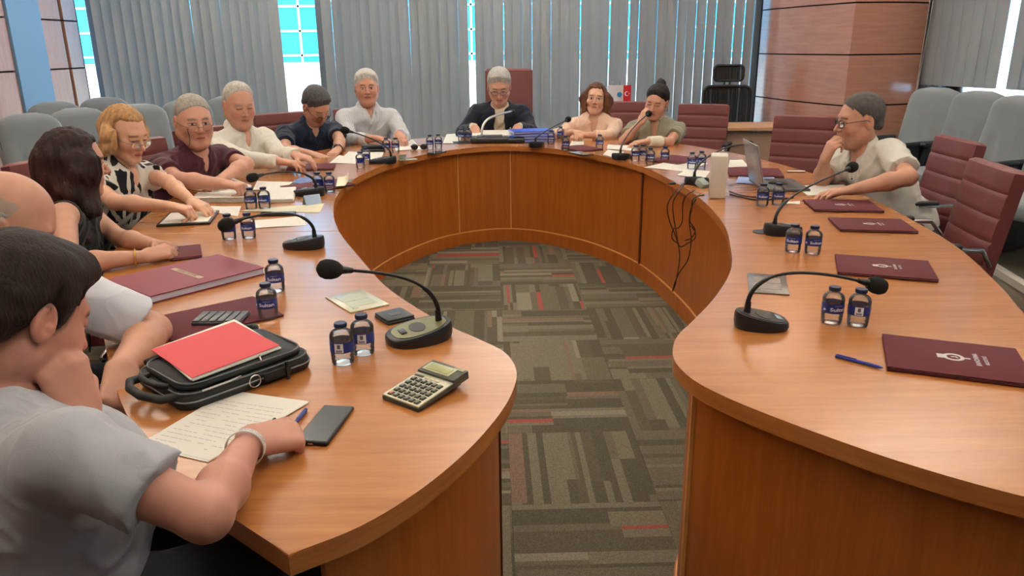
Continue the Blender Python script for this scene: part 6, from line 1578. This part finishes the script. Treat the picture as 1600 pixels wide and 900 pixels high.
# dark long hair woman
def brun_col(P, hc, F):
    r, f, u = F; q = np.stack([(P - hc) @ r, (P - hc) @ f, (P - hc) @ u], 1); n = vnoise(np.stack([q[:, 0] * 90, q[:, 1] * 90, q[:, 2] * 14], 1))[:, None]; k = np.clip(-P[:, 2] * 3 + 3.4, 0, 1)[:, None] * np.clip((-q[:, 1] - .02) * 9, 0, 1)[:, None]
    return (np.array(srgb('#2c1b18')[:3]) * (1 - k) + np.array(srgb('#6a382c')[:3]) * k) * (.5 + 1.0 * n)
c = P_('woman with long wavy dark hair and a black sleeveless top, hands clasped', A(118, 256, 2.95), 48, 82, pitch=8, s=1.05, lean=.10, sw=.165, build=.92, female=True, hair_fn=long_hair(None, .02, .36, 1.15, 0, .032), hair='short', hair_col=brun_col, skin='#b98972', ears=False,
   wr=A(226, 401, 2.62), wl=A(244, 383, 2.80), er=A(146, 440, 2.44), el=A(176, 392, 2.92), shr=A(100, 338, 2.70), sleeve='none', shirt=cloth_mat('black_top', '#17181b', .7), shirt_name='top', collar=None, hr='curled', hlp='curled', dr=(.72, .62, .12), dl=(.90, -.38, .05), nr=(.3, -.4, 1), nl=(.3, .6, 1), chair='woman with long dark hair', vneck=.02, res=.0045, brow='#2c201c')
W_ = c['W'][0]; E_ = c['E'][0]; ax_ = unit(W_ - E_); ce_ = W_ - ax_ * .03 - c['o0']; M_ = Vector(ax_).to_track_quat('Z', 'Y').to_matrix().to_4x4()
MB().tube([Matrix.Translation(Vector(ce_)) @ M_ @ Vector((.031 * math.cos(a_), .029 * math.sin(a_), .006 * math.cos(a_))) for a_ in [2 * math.pi * i / 24 for i in range(24)]], .0032, 8, closed=True).build('bracelet', mat('gold', '#c99a4a', .2, 1.0), c['root'], smooth=True)
# bald man
P_('bald man in a white polo behind the young man, fist on the table edge', A(14, 352, 2.0), 66, 62, pitch=34, s=1.12, lean=.10, sw=.215, build=1.1, belly=.4, hair='sides', hair_col='#8f8a84', thick=.001, skin='#bb8a73', fat=.5,
   wr=A(190, 574, 1.64), wl=A(120, 470, 2.3), er=A(150, 478, 1.86), shr=A(72, 440, 1.80), shirt=cloth_mat('white_polo', '#d5d9e2', .8), collar='polo', hr='fist', hlp='relaxed', dr=(.25, -.75, -.5), dl=(.8, -.3, -.2), nr=(.6, -.35, .8), hand_s=1.12, chair='bald man', arm=1.12, sleevefrac=.82, closed=True, res=.0045)
# young man in the foreground
def young_extra(g, k): pass
c = P_('young dark-haired man in a light grey t-shirt writing in the left foreground', A(36, 497, 1.25), 30, 46, pitch=30, roll=4, s=1.06, lean=-.02, side=.07, belly=.8, hem=.13, sw=.20, build=1.08, hair='young', hair_col='#261b16', thick=.013, skin='#b98370', beard=.18,
   shr=A(110, 712, 1.00), wr=A(388, 692, 1.235), er=A(322, 806, .975), shl=V(-1.00, 1.28, .90), el=A(110, 760, 1.16), wl=A(127, 655, 1.205), shirt=cloth_mat('grey_tshirt', '#a2a5ab', .85), shirt_name='t_shirt', collar='band', vneck=0, hr='pen', hlp='chin', dr=(.62, .72, -.16), dl=(-.22, .12, 1), nl=(.85, -.5, .0), nr=(.15, -.2, 1), closed=True, chair=False,
   res=.0038, shirt_res=.006, folds=.006, sleevefrac=.62, trousers='#3a3d42', brow='#1c1512', neckdrop=.165, blush=.3, arm=.95, free=True, hand_s=1.08)
YM = c
W_ = c['W'][0]; E_ = c['E'][0]; ax_ = unit(W_ - E_); ce_ = W_ - ax_ * .022 - c['o0']; M_ = Vector(ax_).to_track_quat('Z', 'Y').to_matrix().to_4x4()
b = bmesh.new(); rw_ = []
for z0 in (-.0065, .0065):
    for rd in (.0325, .0345): rw_.append([b.verts.new(Matrix.Translation(Vector(ce_)) @ M_ @ Vector((rd * math.cos(2 * math.pi * i / 32), rd * math.sin(2 * math.pi * i / 32), z0))) for i in range(32)])
for A0_, B0_ in ((rw_[0], rw_[2]), (rw_[1], rw_[3]), (rw_[0], rw_[1]), (rw_[2], rw_[3])):
    for i in range(32): b.faces.new((A0_[i], A0_[(i + 1) % 32], B0_[(i + 1) % 32], B0_[i]))
wb2 = from_bm('wristband', b, mat('band_white', '#dedad6', .5), c['root'])
tm = text_mesh('BANDIRMA', .011, bold=.0003)
camdir = unit(V(0, 0, CH) - W_)
xl = unit(camdir - (camdir @ ax_) * ax_)
for v in tm.vertices:
    a_ = v.co.x / .0348; side_ = np.cross(ax_, xl)
    p = V(ce_) + (xl * math.cos(a_) + side_ * math.sin(a_)) * .0349 + ax_ * v.co.y; v.co = Vector(p)
add('wristband_lettering', tm, wb2, material=INK)
place_chair(-1.06, .96, 50, 'burgundy chair with black armrest under the young man in grey')
# pens in hands
def held_pen(tip, back_, label, col='#23243a'):
    tip, back_ = Vector(tip), Vector(back_); d = back_ - tip; t = thing('ballpoint_pen', label, 'pen', tuple(tip)); d_ = d.normalized()
    MB().cyl((0, 0, 0), d_ * .012, .0008, .0038, 10).build('tip', CHROME, t); MB().cyl(d_ * .012, d, .0040, n=10).build('barrel', mat('pen_' + col, col, .3), t, smooth=40)
held_pen(A(394, 689, 1.262), A(430, 655, 1.32), 'dark pen held in the writing hand of the young man in grey')
held_pen(atz(394, 291, .757), A(362, 279, 3.98), 'white pen held by the man in the burgundy polo', '#d8d8da')
# women at the far right
def brown_col(P, hc, F):
    r, f, u = F; q = np.stack([(P - hc) @ r, (P - hc) @ f, (P - hc) @ u], 1); n = vnoise(np.stack([q[:, 0] * 90, q[:, 1] * 90, q[:, 2] * 16], 1))[:, None]; k = np.clip(-q[:, 2] * 8, 0, 1)[:, None]
    return (np.array(srgb('#5b3a2b')[:3]) * (1 - k) + np.array(srgb('#8a6346')[:3]) * k) * (.6 + .8 * n)
P_('woman with shoulder-length brown hair in a pale pink shirt looking at the viewer', A(931, 155, 6.50), 190, 196, pitch=-2, roll=4, s=1.03, lean=.12, sw=.175, build=1.0, female=True, hair_fn=long_hair(None, .016, .17, 1.02, 0, .03), hair='short', hair_col=brown_col, skin='#c99b83', ears=False,
   wr=A(900, 207, 6.22), wl=A(915, 211, 6.16), er=A(884, 206, 6.50), el=A(958, 213, 6.35), sleeve='rolled', shirt=cloth_mat('pink_shirt', '#e0c0ab', .8), collar='shirt', hr='curled', hlp='curled', dr=(.1, -.9, .1), dl=(-.9, -.2, .1), vneck=.09, chair=False, brow='#5f4535')
c = P_('woman in an olive shirt with dark hair in a bun and a bandaged forearm', A(1026, 160, 6.05), 208, 200, pitch=16, roll=8, s=1.04, lean=.14, sw=.175, build=1.0, female=True, hair='bun', thick=.008, hair_col='#1e1a1c', skin='#c2937d',
   wr=A(1001, 192, 5.84), wl=A(1010, 221, 5.70), er=A(978, 223, 5.78), el=A(1058, 222, 5.88), shirt=cloth_mat('olive_shirt', '#8b8a78', .8), collar='shirt', hr='chin', hlp='relaxed', dr=(.45, .1, .9), nr=(-.6, -.75, .1), dl=(-.95, -.15, -.05), vneck=.12, closed=True, chair=False, lip='#9c4f4c', brow='#2a2020', sleevefrac=.55)
r_, f_, u_ = c['F']; hc_ = c['hc']
for q in (-1, 1): MB().tube([Vector(hc_ + (r_ * (q * .084) + f_ * (-.008 + .011 * math.sin(a_)) + u_ * (-.046 + .013 * math.cos(a_))) * 1.04 - c['o0']) for a_ in [2 * math.pi * k / 14 for k in range(14)]], .0022, 6, closed=True).build('earring', CHROME, c['root'], smooth=True)
W_, E_ = c['W'][1], c['E'][1]; d_ = E_ - W_; a_, b_ = W_ + d_ * .10 - c['o0'], W_ + d_ * .60 - c['o0']
gz = G(); gz.rc(a_, b_, .036, .044, 0); gz.cut(a_, -unit(d_)); gz.cut(b_, unit(d_)); gz.disp(lambda P: (.0012 * np.sin(P @ unit(d_) * 420)).astype(np.float32)); lo2, hi2 = bbox([a_, b_], .06); P, Q = surface(gz, lo2, hi2, .004)
add('bandage', np_mesh('bandage', P, Q, mat('bandage_white', '#e6e2cf', .9)), c['root'])
# man in the white polo on the right
P_('man in a white polo and black glasses, hand at his mouth, right of the table', A(1343, 189, 4.0), 272, 258, pitch=9, s=1.10, lean=.30, sw=.20, build=1.12, belly=.7, hair='crop', hair_col='#4c4947', thick=.004, skin='#b98871', fat=.4,
   wr=A(1288, 252, 3.96), wl=A(1330, 297, 3.62), er=A(1283, 285, 4.02), el=A(1378, 293, 3.55), shl=A(1392, 238, 3.84), shirt=cloth_mat('white_polo_bright', '#cfccc4', .8), collar='polo', hr='chin', hlp='drape', dr=(.22, -.15, .9), nr=(-.9, -.2, .35), dl=(-.95, .2, -.12), glasses={'c': '#23222a', 'w': .0022}, chair=False, beard=.22, brow='#3a322e', arm=1.02, sleevefrac=.72)
# ring of the table phone etc.
for x in ARML: print('ARM', x)
